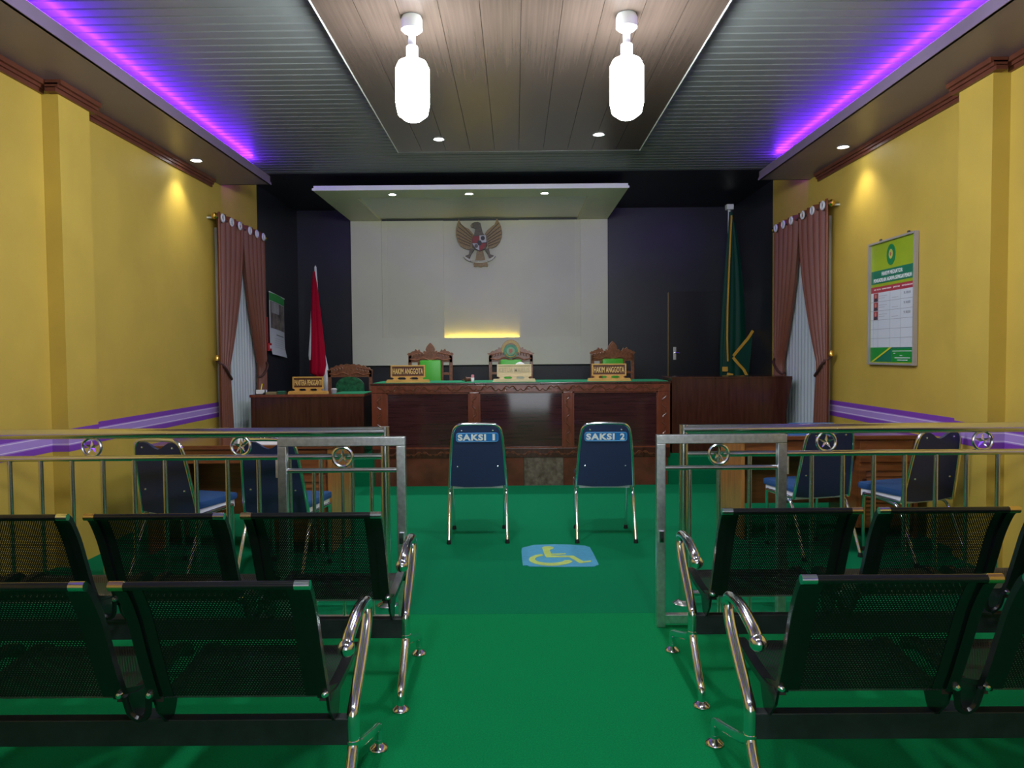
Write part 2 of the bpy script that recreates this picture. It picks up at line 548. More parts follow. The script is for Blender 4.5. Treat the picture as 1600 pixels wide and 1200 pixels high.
cn = thing('canopy', 'white flat canopy projecting over the cream board with three downlights', 'canopy', (0, 0, 0))
YK = 8.70
b = BM()
box(b, XB0, XB1, YK + .02, YB, ZT + .03, ZT + .06)
obj('top_board', b, M_white, cn)
b = BM()
box(b, XB0, XB0 + .42, YK, YB, ZT, ZT + .03)
box(b, XB1 - .42, XB1, YK, YB, ZT, ZT + .03)
box(b, XB0 + .42, XB1 - .42, YK, YK + .42, ZT, ZT + .03)
obj('under_border', b, M_cream, cn)
obj('edge_band', box(BM(), XB0 - .01, XB1 + .01, YK - .012, YK, ZT + .002, ZT + .026), M_white, cn)
for x, lb in ((-1.43, 'canopy downlight nearest the red and white flag'), (-.53, 'canopy downlight above the gold eagle emblem'), (.355, 'canopy downlight nearest the green flag')):
    downlight(x, 8.92, ZT, lb, 'canopy downlights', wt=34)

# ------------------------------------------------------------------ eagle emblem
def emblem():
    t = thing('eagle_emblem', 'gold eagle emblem with shield and scroll on the cream board', 'emblem', (-.495, YFB + .035, 2.62))
    # pixel outline of the zoomed emblem -> metres; u right, v up
    k = .652 / 940
    def q(pts):
        return [((x - 690) * k, (1115 - y) * k) for x, y in pts]
    wl = [(280, 150), (330, 250), (400, 310), (480, 350), (540, 420), (590, 480), (560, 560), (560, 640), (545, 740), (470, 760), (390, 740), (310, 690),
          (250, 600), (218, 480), (220, 360), (245, 250)]
    wr = [(1040, 130), (1080, 200), (1125, 290), (1150, 410), (1140, 520), (1100, 620), (1030, 700), (950, 735), (870, 735), (840, 640),
          (820, 560), (800, 450), (850, 380), (920, 320), (1000, 260), (1025, 200)]
    obj('wing', prism(BM(), q(wl), 0, -.05), M_garuda, t)
    obj('wing', prism(BM(), q(wr), 0, -.05), M_garuda, t)
    for s in (-1, 1):   # feather grooves as raised quills
        b = BM()
        for i in range(6):
            f = i / 5
            x0 = 690 + s * (150 + 30 * f); y0 = 480 + 220 * f
            x1 = 690 + s * (400 + 50 * math.sin(f * 3)); y1 = 230 + 380 * f
            tube(b, [((x0 - 690) * k, -.052, (1115 - y0) * k), ((x1 - 690) * k, -.050, (1115 - y1) * k)], .006, 5)
        obj('quills', b, M_garudad, t)
    body = [(520, 290), (540, 250), (590, 222), (660, 215), (715, 235), (735, 320), (760, 430), (790, 470), (830, 560), (840, 680), (800, 760), (700, 800),
            (600, 760), (540, 680), (540, 560), (590, 470), (605, 400), (615, 335), (570, 325)]
    obj('body', prism(BM(), q(body), 0, -.075), M_garudad, t)
    obj('beak', prism(BM(), q([(515, 290), (545, 255), (560, 300), (545, 330)]), -.01, -.08), M_garuda, t)
    # shield quarters
    cm = {'a': mat('shield_red', (.30, .03, .03), .5), 'b': mat('shield_white', (.6, .6, .58), .5),
          'c': mat('shield_black', (.03, .03, .04), .5)}
    sh = obj('shield', prism(BM(), q([(560, 500), (830, 480), (845, 640), (780, 760), (700, 810), (620, 760), (545, 640)]), -.07, -.085), cm['c'], t)
    for pts, c in (([(560, 505), (690, 500), (690, 640), (550, 640)], 'a'), ([(695, 490), (825, 485), (835, 625), (695, 640)], 'b'),
                   ([(550, 645), (690, 645), (690, 790), (620, 750)], 'b'), ([(695, 645), (840, 645), (780, 755), (695, 800)], 'a')):
        obj('quarter', prism(BM(), q(pts), -.084, -.09), cm[c], sh)
    obj('bull_head', prism(BM(), q(ellipse(762, 545, 42, 45, 12)), -.089, -.094), cm['c'], sh)
    obj('star_disc', prism(BM(), q(ellipse(695, 640, 50, 55, 6)), -.089, -.096), cm['c'], sh)
    obj('banyan', prism(BM(), q(ellipse(630, 700, 35, 40, 10)), -.089, -.094), M_garudad, sh)
    obj('tail', prism(BM(), q([(640, 780), (760, 780), (800, 960), (860, 1060), (850, 1105), (790, 1090), (710, 1115), (640, 1090), (575, 1105), (570, 1050), (610, 960)]), 0, -.045), M_garuda, t)
    for s in (-1, 1):
        lg = [(690 + s * 100, 760), (690 + s * 190, 740), (690 + s * 215, 860), (690 + s * 320, 905), (690 + s * 260, 960), (690 + s * 200, 930), (690 + s * 170, 860)]
        obj('leg', prism(BM(), q(lg), 0, -.06), M_garudad, t)
    arc = [((690 + 320 * math.sin(a) - 690) * k, -.05, (1115 - (850 + 160 * math.cos(a))) * k) for a in [(-1.35 + 2.7 * i / 24) for i in range(25)]]
    b = BM()
    for i in range(24):
        p, n2 = arc[i], arc[i + 1]
        prism(b, [(p[0], p[2] - .016), (n2[0], n2[2] - .016), (n2[0], n2[2] + .016), (p[0], p[2] + .016)], -.05, -.065)
    sc_ = obj('scroll', b, M_cream, t)
    lettering('BHINNEKA TUNGGAL IKA', .26, .016, M_garudad, t, (0, -.067, .082), bold=.01)
emblem()

# ------------------------------------------------------------------ judges bench
DX0, DX1, DY = -1.53, 1.63, 7.98
def carve_strip(b, x0, x1, zc, h, y, vertical=False, period=.11):
    """row of S scrolls and leaf buds carved in relief"""
    L = x1 - x0
    n = max(1, int(L / period))
    for i in range(n):
        c = x0 + (i + .5) * L / n
        sgn = 1 if i % 2 else -1
        pts = []
        for j in range(11):
            a = j / 10 * 2 - 1
            pts.append((c + a * period * .52, zc + sgn * h * .36 * math.sin(a * PI)))
        P = [((zz if vertical else xx), y, (xx if vertical else zz)) for xx, zz in pts]
        if vertical:
            P = [(zz, y, xx) for xx, zz in pts]
        tube(b, P, [h * .05 + h * .09 * math.sin(PI * j / 10) for j in range(11)], 5)
        # curled tendril
        q = c + sgn * period * .18
        sp = [(q + h * .26 * (1 - a / 9.5) * math.cos(a + 1), zc - sgn * h * .14 + h * .26 * (1 - a / 9.5) * math.sin(a + 1)) for a in [k_ * .6 for k_ in range(13)]]
        tube(b, [(zz, y, xx) if vertical else (xx, y, zz) for xx, zz in sp], h * .055, 5)
        for s2 in (-1, 1):
            u, v = c + s2 * period * .25, zc + s2 * sgn * h * .12
            pp = ellipse(u, v, period * .13, h * .16, 8)
            if vertical:
                pp = [(v2, u2) for u2, v2 in pp]
            prism(b, pp, y + .004, y - h * .10)
def judges_bench():
    t = thing('judges_bench', 'long carved red-brown judges bench with three glossy panels and green cloth top', 'bench desk', (0, 0, 0))
    z0, zt = .352, 1.085
    yb = 8.60
    # kick boards on the dais face
    xs = [DX0 + .02, -.42, .08, .50, .93, DX1 - .02]
    for ki, (a, c) in enumerate(zip(xs, xs[1:])):
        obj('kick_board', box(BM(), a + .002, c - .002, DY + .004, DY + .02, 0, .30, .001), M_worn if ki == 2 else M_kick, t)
    obj('side_panel', box(BM(), DX0, DX0 + .03, DY + .03, yb, ZD, zt), M_wood, t)
    obj('side_panel', box(BM(), DX1 - .03, DX1, DY + .03, yb, ZD, zt), M_wood, t)
    px = lambda p: (p - 806) * DY / 1180
    st = [(DX0, px(603)), (px(733), px(748)), (px(880), px(895)), (px(1028), DX1)]
    for a, c in st:
        o = obj('stile', box(BM(), a, c, DY, DY + .04, .39, .995, .004), M_woodo, t)
        b = BM()
        carve_strip(b, .42, .97, (a + c) / 2, .055, DY, True, .09)
        obj('carving', b, M_carve, o, True)
    o = obj('frieze', box(BM(), DX0, DX1, DY - .005, DY + .04, .995, 1.075, .004), M_woodo, t)
    b = BM()
    carve_strip(b, DX0 + .06, DX1 - .06, 1.035, .062, DY - .005, False, .115)
    obj('carving', b, M_carve, o, True)
    o = obj('bottom_rail', box(BM(), DX0, DX1, DY - .002, DY + .04, .30, .40, .004), M_wood, t)
    b = BM()
    carve_strip(b, DX0 + .06, DX1 - .06, .345, .055, DY - .002, False, .115)
    obj('carving', b, M_carve, o, True)
    for (a0, a), (c, c0) in zip(st, st[1:]):
        obj('panel', box(BM(), a, c, DY + .022, DY + .035, .40, .995), M_panel, t)
        b = BM()
        for e in ((a, a + .014, .40, .995), (c - .014, c, .40, .995), (a, c, .40, .414), (a, c, .981, .995)):
            box(b, e[0], e[1], DY + .006, DY + .024, e[2], e[3])
        obj('panel_moulding', b, M_woodo, t)
    obj('table_top', box(BM(), DX0 - .01, DX1 + .01, DY - .012, yb + .02, 1.075, 1.098, .004), M_wood, t)
    obj('cloth', box(BM(), DX0 + .02, DX1 - .02, DY + .008, yb + .01, 1.098, 1.103), M_felt, t)['label'] = 'green felt cloth over the bench top'
judges_bench()
ZTB = 1.103

# ------------------------------------------------------------------ name plates
def nameplate(x, y, z, text, label, pale=False, wdt=.368, rz=0.0):
    t = thing('name_plate', label, 'name plate', (x, y, z), rz, 'wooden desk name plates')
    mf = M_plateglare if pale else M_plate
    prof = [(-wdt * .63, 0), (wdt * .63, 0), (wdt * .60, .03), (-wdt * .60, .03)]
    obj('base', prism(BM(), prof, -.05, .05), mf, t)
    for xx in (-wdt * .36, 0, wdt * .36):
        w2 = .035
        obj('foot', prism(BM(), [(xx - w2, .03), (xx + w2, .03), (xx + w2 * .5, .042), (xx + w2, .055), (xx - w2, .055), (xx - w2 * .5, .042)], -.018, .018), mf, t)
    h0, h1 = .055, .185
    fw = .014
    b = BM()
    hw = wdt / 2
    box(b, -hw, hw, -.016, .016, h1 - fw, h1, .002)
    box(b, -hw, hw, -.016, .016, h0, h0 + fw, .002)
    box(b, -hw, -hw + fw, -.016, .016, h0 + fw, h1 - fw)
    box(b, hw - fw, hw, -.016, .016, h0 + fw, h1 - fw)
    obj('frame', b, mf, t)
    bd_ = obj('board', box(BM(), -hw + fw, hw - fw, -.006, .010, h0 + fw, h1 - fw), M_plateglare if pale else M_plated, t)
    lettering(text, wdt * .88, .062, mat('glare_gilt', (.5, .40, .26), .4) if pale else M_letter, bd_, (0, -.009, (h0 + h1) / 2), bold=.012, depth=.006)  # centre plate letters washed out by the same painted glare
    return t
px8 = lambda p, y: (p - 806) * y / 1180
nameplate(px8(637.5, 8.09), 8.09, ZTB, 'HAKIM ANGGOTA', 'HAKIM ANGGOTA pine name plate before the chair nearest the red and white flag')
nameplate(px8(803.5, 8.09), 8.09, ZTB, 'KETUA MAJELIS', 'pine name plate whitened by painted-in glare in front of the chair with the green crest', pale=True)
nameplate(px8(951.5, 8.09), 8.09, ZTB, 'HAKIM ANGGOTA', 'HAKIM ANGGOTA pine name plate before the chair nearest the black door')

# small things on the bench
t = thing('gavel', 'small red-brown wooden gavel lying on the green bench cloth', 'gavel', (px8(733, 8.15), 8.15, ZTB), .5)
obj('head', tube(BM(), [(-.045, 0, .028), (-.035, 0, .028), (-.03, 0, .028), (.03, 0, .028), (.035, 0, .028), (.045, 0, .028)], [.026, .028, .022, .022, .028, .026], 12), M_trim, t, True)
obj('handle', tube(BM(), [(0, .02, .028), (0, .17, .014)], [.010, .008], 8), M_trim, t, True)
t = thing('small_bottle', 'small pink-capped white bottle standing beside the gavel', 'bottle', (px8(738.5, 8.10), 8.10, ZTB))
obj('bottle_body', lathe(BM(), [(.0001, 0), (.016, 0), (.018, .004), (.018, .045), (.010, .055), (.0001, .056)], 14), M_fwhite, t, True)
obj('cap', lathe(BM(), [(.017, .046), (.017, .075), (.0001, .078)], 14), mat('pink_plastic', (.7, .22, .28), .4), t, True)
b = BM()
sheet(b, lambda u, v: (.085 * math.cos(u * 2 * PI) * math.sin(v * PI / 2) * (1 + .05 * math.sin(5 * u * 2 * PI)), .05 * math.sin(u * 2 * PI) * math.sin(v * PI / 2),
                        .21 * math.cos(v * PI / 2) ** .6 if v < 1 else 0), 24, 10)
tag(obj('white_cloth', b, M_fwhite, None, True, (px8(813, 8.28), 8.28, ZTB)), 'rounded white cloth heap behind the pale centre name plate', 'cloth')

# ------------------------------------------------------------------ carved chairs behind the bench
def crest_outline(kind):
    """half outline (x >= 0) of the carved top rail, mirrored; z relative to top-rail bottom"""
    if kind == 'finial':
        h = [(.0, .185), (.022, .165), (.045, .135), (.058, .100), (.050, .075), (.082, .088), (.088, .060), (.12, .075), (.135, .105), (.155, .088), (.18, .112),
             (.195, .085), (.225, .078), (.25, .060), (.262, .066), (.285, .045), (.268, .030), (.268, -.055)]
    elif kind == 'arch':
        h = [(.0, .215), (.035, .210), (.070, .190), (.098, .158), (.118, .115), (.15, .122), (.155, .100), (.18, .095), (.205, .078), (.23, .080), (.25, .058), (.29, .045),
             (.265, .030), (.268, -.055)]
    else:
        h = [(.0, .095), (.05, .105), (.075, .090), (.11, .100), (.14, .080), (.17, .088), (.20, .062), (.235, .060), (.25, .035), (.275, .03), (.27, -.055)]
    r = [p for p in h]
    l = [(-x, z) for x, z in h[::-1] if x > 0]
    return l + r
def carved_chair(kind, label, loc, rz, dark=False):
    t = thing('carved_chair', label, 'chair', loc, rz, 'carved wooden chairs on the platform')
    zt = 1.06
    for s in (-1, 1):
        obj('back_post', box(BM(), s * .25 - .02, s * .25 + .02, -.02, .02, 0, zt, .004), M_chairw, t)
        obj('front_leg', box(BM(), s * .25 - .022, s * .25 + .022, -.52, -.475, 0, .62, .006), M_chairw, t)
        obj('armrest', box(BM(), s * .25 - .03, s * .25 + .03, -.55, .0, .62, .655, .01), M_chairw, t)
        if not dark:
            obj('inner_upright', box(BM(), s * .145 - .012, s * .145 + .012, -.015, .015, .46, zt - .04, .003), M_chairw, t)
            obj('rung', box(BM(), min(s * .145, s * .25), max(s * .145, s * .25), -.012, .012, .82, .85, .003), M_chairw, t)
            obj('rung', box(BM(), min(s * .145, s * .25), max(s * .145, s * .25), -.012, .012, .62, .65, .003), M_chairw, t)
    z0 = zt - .03
    cr_ = obj('crest_rail', prism(BM(), [(x, z + z0) for x, z in crest_outline(kind)], -.02, .02), M_chairw, t)
    b = BM()
    for s in (-1, 1):
        for i in range(5):
            c = (s * (.10 + .034 * i), z0 + .045 - .007 * i)
            pts = [(c[0] + s * .024 * math.cos(a) * (1 - a / 9), -.022, c[1] + .024 * math.sin(a) * (1 - a / 9)) for a in [j * .55 for j in range(9)]]
            tube(b, pts, .006, 5)
        pts = cr([(s * .02, -.024, z0 - .025), (s * .09, -.024, z0 - .005), (s * .16, -.024, z0 - .03), (s * .25, -.024, z0 - .015)], 5)
        tube(b, pts, .008, 5)
    if kind == 'finial':
        prism(b, [(0, z0 + .165), (.035, z0 + .115), (.02, z0 + .075), (-.02, z0 + .075), (-.035, z0 + .115)], -.015, -.03)
    obj('carving', b, M_chairw, cr_, True)
    if kind == 'arch':
        gm = mat('gilded_wood', (.42, .27, .07), .4, var=.2, scale=60)
        pts = ellipse(0, z0 + .085, .112, .122, 20, -.25, PI + .25) + ellipse(0, z0 + .085, .082, .088, 20, PI + .25, -.25)
        obj('gilt_arch', prism(BM(), pts, -.018, -.035), gm, t)
        em = obj('oval_crest', prism(BM(), ellipse(0, z0 + .07, .088, .085, 26), -.018, -.036), mat('crest_green', (.03, .22, .12), .4, var=.3, scale=40), t)
        obj('crest_ring', prism(BM(), ellipse(0, z0 + .075, .05, .05, 20) , -.034, -.042), mat('crest_pale', (.20, .34, .20), .4), em)
        obj('crest_emblem', prism(BM(), [(-.02, z0 + .10), (.02, z0 + .10), (.022, z0 + .07), (0, z0 + .045), (-.022, z0 + .07)], -.04, -.048), mat('crest_red', (.38, .10, .06), .4), em)
        b = BM()
        for s in (-1, 1):
            tube(b, cr([(0, -.040, z0 + .0), (s * .045, -.040, z0 + .015), (s * .07, -.040, z0 + .06)], 6), .007, 5)
        obj('crest_wreath', b, gm, em, True)
    if dark:
        obj('back_pad', prism(BM(), [(-.17, .60), (.17, .60)] + ellipse(0, .86, .17, .12, 14, 0, PI), -.035, .015), M_dpad, t)
        obj('back_slat', box(BM(), -.25, .25, -.012, .012, .56, .60), M_chairw, t)
    else:
        b = BM()
        box(b, -.132, .132, -.045, .02, .47, z0 - .025, .03)
        obj('back_pad', b, M_pad, t, True)
    b = BM()
    box(b, -.26, .26, -.52, .02, .38, .44, .005)
    obj('seat_frame', b, M_chairw, t)
    obj('seat_pad', box(BM(), -.24, .24, -.50, -.03, .44, .50, .02), M_dpad if dark else M_pad, t, True)
    return t
YCH = 9.25
cp = lambda p: (p - 806) * YCH / 1180
carved_chair('finial', 'carved chair with leaf finial and green pad, cream board fully behind it', (cp(673), YCH, ZD), 0)
carved_chair('arch', 'carved chair topped by a gilt arch and green oval crest', (cp(798.5), YCH, ZD), 0)
carved_chair('finial', 'carved chair with leaf finial and green pad, partly against the black wall by the door', (cp(957), YCH, ZD), .12)
carved_chair('plain', 'low carved chair with dark green buttoned back behind the clerk desk', (px8(547, 9.2), 9.2, ZD - .17), 0, True)

# ------------------------------------------------------------------ clerk desk and the plain desk on the platform
t = thing('clerk_desk', 'dark wooden clerk desk on the platform below the red and white flag', 'desk', (0, 0, 0))
cx0, cx1, cy, czt = px8(390, 8.06), px8(567, 8.06), 8.06, .985
obj('front_panel', box(BM(), cx0 + .05, cx1 - .03, cy + .015, cy + .035, ZD, czt - .03), M_wood, t)
for a, c in ((cx0, cx0 + .05), (cx1 - .035, cx1)):
    obj('side_panel', box(BM(), a, c, cy, cy + .55, ZD, czt - .03, .003), M_wood, t)
obj('table_top', box(BM(), cx0 - .01, cx1 + .01, cy - .01, cy + .57, czt - .03, czt, .004), M_woodo, t)
obj('cloth', box(BM(), cx1 - .34, cx1 + .005, cy + .02, cy + .5, czt, czt + .005), M_felt, t)
nameplate(px8(481, 8.18), 8.18, czt + .001, 'PANITERA PENGGANTI', 'pine name plate reading PANITERA PENGGANTI on the clerk desk', wdt=.335)
t = thing('desk_box', 'small white desk organiser with a yellow pen on the clerk desk', 'organiser', (px8(407, 8.12), 8.12, czt))
b = BM()
box(b, -.055, .055, -.03, .03, 0, .008)
for e in ((-.055, -.047, -.03, .03), (.047, .055, -.03, .03), (-.055, .055, -.03, -.022), (-.055, .055, .022, .03)):
    box(b, e[0], e[1], e[2], e[3], 0, .05)
obj('tray', b, M_fwhite, t)
obj('pen', tube(BM(), [(-.01, 0, .01), (.01, .005, .115)], .006, 7), mat('yellow_plastic', (.8, .65, .0), .4), t)
t = thing('paper_stack', 'low stack of brownish papers on the clerk desk', 'papers', (px8(423, 8.16), 8.16, czt + .001))
for i in range(4):
    obj('folder', box(BM(), -.075 + .004 * i, .075 - .003 * i, -.07, .07, .006 * i, .006 * i + .005), mat('kraft', (.25, .2, .09), .7), t)
t = thing('tape_box', 'small dark green box beside the papers on the clerk desk', 'box', (px8(439, 8.14), 8.14, czt))
obj('box_body', box(BM(), -.04, .04, -.03, .03, 0, .025, .003), mat('dark_green_card', (.01, .09, .05), .5), t)
obj('box_lid', box(BM(), -.042, .042, -.032, .032, .025, .034, .003), mat('green_card', (.02, .13, .07), .5), t)
t = thing('glass_cup', 'small grey lidded cup beside the clerk name plate', 'cup', (px8(521, 8.12), 8.12, czt))
obj('cup_body', lathe(BM(), [(.0001, 0), (.024, 0), (.032, .04), (.032, .045), (.0001, .045)], 16), mat('grey_plastic', (.3, .3, .32), .4), t, True)
obj('cup_lid', lathe(BM(), [(.034, .045), (.034, .052), (.02, .062), (.0001, .064)], 16), mat('pale_plastic', (.45, .42, .42), .4), t, True)

t = thing('plain_desk', 'plain dark brown desk with slanted end on the platform below the green flag', 'desk', (0, 0, 0))
py = 8.03
pts = [(1.66, ZD), (2.80, ZD), (2.935, 1.12), (2.935, 1.135), (1.66, 1.135)]
obj('front_panel', prism(BM(), pts, py, py + .03), M_wood, t)
obj('side_panel', box(BM(), 1.66, 1.69, py + .03, py + .5, ZD, 1.12), M_wood, t)
b = BM()
prism(b, [(2.77, ZD), (2.80, ZD), (2.95, 1.12), (2.92, 1.12)], py + .03, py + .5)
obj('side_panel', b, M_wood, t)
obj('table_top', box(BM(), 1.65, 2.935, py - .006, py + .52, 1.12, 1.14, .003), M_wood, t)

# ------------------------------------------------------------------ flags
def drape(bm, prof, cx, cy, pleats, amp, flat=.45, ph=0.0, n=72, a0=0, a1=2 * PI):
    """hanging cloth: prof rows (z, left, right) ; pleated closed surface"""
    def f(u, v):
        k = v * (len(prof) - 1)
        i = min(int(k), len(prof) - 2)
        q = k - i
        z = prof[i][0] * (1 - q) + prof[i + 1][0] * q
        l = prof[i][1] * (1 - q) + prof[i + 1][1] * q
        r = prof[i][2] * (1 - q) + prof[i + 1][2] * q
        a = a0 + u * (a1 - a0)
        hw, mx = (r - l) / 2, (r + l) / 2
        w_ = 1 + amp * math.sin(pleats * a + ph) + amp * .5 * math.sin((pleats * 2 + 1) * a + v * 3)
        return (cx + mx + hw * math.cos(a) * w_ / (1 + amp), cy + hw * flat * math.sin(a) * w_, z)
    return sheet(bm, f, n, 24)
fy = 9.9
fx = lambda p: (p - 806) * fy / 1180
fz = lambda q: 1.4 + (555 - q) * fy / 1180
t = thing('red_white_flag', 'red and white flag hanging folded on a white pole by the black wall', 'flag', (0, 0, 0))
pole = obj('pole', tube(BM(), [(fx(508), fy + .03, ZD), (fx(494.5), fy + .03, fz(420))], .016, 10), M_fwhite, t, True)
obj('finial', lathe(BM(), [(.0001, 0), (.014, .0), (.016, .02), (.0001, .05)], 12, (fx(494.5), fy + .03, fz(420))), M_fwhite, t, True)
rows = [(fz(424), fx(491.5), fx(494.5)), (fz(450), fx(489), fx(498.5)), (fz(490), fx(487), fx(503)), (fz(540), fx(485), fx(508)), (fz(570), fx(484), fx(510.5)), (fz(583), fx(484), fx(508)), (fz(588), fx(494), fx(505))]
obj('red_cloth', drape(BM(), rows, 0, fy, 5, .13), M_red, t, True)
rows = [(fz(486), fx(486.8), fx(489)), (fz(520), fx(484.5), fx(489)), (fz(555), fx(481.5), fx(487)), (fz(562), fx(482.5), fx(486))]
obj('white_cloth', drape(BM(), rows, 0, fy + .01, 3, .1), M_fwhite, t, True)
rows = [(fz(555), fx(506), fx(508)), (fz(575), fx(502), fx(512)), (fz(600), fx(500), fx(514)), (fz(625), fx(500), fx(515))]
obj('white_cloth', drape(BM(), rows, 0, fy + .03, 4, .13), M_fwhite, t, True)
obj('stand', lathe(BM(), [(.0001, 0), (.15, 0), (.15, .02), (.04, .05), (.03, .2), (.0001, .2)], 20, (fx(508), fy + .03, ZD)), M_wood, t, True)

gy = 9.8
gx = lambda p: (p - 806) * gy / 1180
gz = lambda q: 1.4 + (551 - q) * gy / 1180
t = thing('green_flag', 'tall dark green flag with gold fringe hanging beside the black door', 'flag', (0, 0, 0))
obj('pole', tube(BM(), [(gx(1137), gy + .05, ZD), (gx(1140), gy + .05, gz(324))], .016, 10), M_fwhite, t, True)
obj('pole_head', box(BM(), gx(1140) - .045, gx(1140) + .045, gy, gy + .09, gz(330), gz(322), .006), M_fwhite, t)
rows = [(gz(334), gx(1138), gx(1143)), (gz(360), gx(1137), gx(1149)), (gz(410), gx(1133), gx(1157)), (gz(470), gx(1129), gx(1163)), (gz(530), gx(1126), gx(1166)), (gz(575), gx(1125), gx(1166)), (gz(640), gx(1126), gx(1166))]
obj('green_cloth', drape(BM(), rows, 0, gy, 5, .14, .35), M_fgreen, t, True)
def ribbon(pts, wd=.028):
    b = BM()
    P = [Vector((gx(p), gy - .105 - .01 * (i % 2), gz(q))) for i, (p, q) in enumerate(pts)]
    for a, c in zip(P, P[1:]):
        dn = (c - a).normalized()
        nn = Vector((-dn.z, 0, dn.x)) * wd / 2
        vs = [a + nn, a - nn, c - nn, c + nn]
        f = [bmv for bmv in [b.verts.new(v) for v in vs] + [b.verts.new(v + Vector((0, .012, 0))) for v in vs]]
        for qd in ((0, 1, 2, 3), (7, 6, 5, 4), (0, 4, 5, 1), (1, 5, 6, 2), (2, 6, 7, 3), (3, 7, 4, 0)):
            b.faces.new([f[i] for i in qd])
    return b
b = BM()
P = [(1141, 340, -.03), (1138.5, 380, -.05), (1135.5, 430, -.08), (1133, 480, -.10), (1132, 530, -.115), (1133, 565, -.12)]
tube(b, [(gx(p), gy + dy_, gz(q)) for p, q, dy_ in P], .012, 6)
obj('fringe', b, M_fringe, t, True)
obj('fringe', ribbon([(1172, 518), (1164, 530), (1150, 547), (1141.5, 557)], .034), M_fringe, t)
obj('fringe', ribbon([(1141.5, 559), (1150, 570), (1158, 578), (1165, 592)], .034), M_fringe, t)
obj('fringe', ribbon([(1125, 577), (1133, 577)], .06), M_fringe, t)
obj('fringe', ribbon([(1132, 586), (1141, 588)], .06), M_fringe, t)
b = BM()
prism(b, [(gx(1141), gz(558)), (gx(1172), gz(517)), (gx(1170), gz(545)), (gx(1165), gz(592))], gy - .098, gy - .08)
obj('fold', b, M_fgreen, t)
obj('stand', lathe(BM(), [(.0001, 0), (.15, 0), (.15, .02), (.04, .05), (.03, .2), (.0001, .2)], 20, (gx(1137), gy + .05, ZD)), M_wood, t, True)

# ------------------------------------------------------------------ black door in the far wall
dr = sempty('door_1', 'black flush door with brass edge in the far wall beside the green flag', 'door')
dx0, dx1, dz1 = 2.155, 2.98, 2.26
obj('leaf', box(BM(), dx0 + .015, dx1, YB - .025, YB + .01, ZD, dz1, .002), mat('black_door', (.010, .010, .014), .35), dr)
obj('edge_strip', box(BM(), dx0, dx0 + .014, YB - .03, YB, ZD, dz1 - .01), mat('dull_brass', (.22, .15, .06), .4, .6), dr)
hd = obj('handle', tube(BM(), [(dx0 + .10, YB - .03, 1.40), (dx0 + .10, YB - .07, 1.40), (dx0 + .16, YB - .075, 1.39)], .010, 8), M_chrome, dr, True)
obj('handle_plate', box(BM(), dx0 + .08, dx0 + .12, YB - .032, YB - .025, 1.30, 1.48, .002), M_gateft, dr)

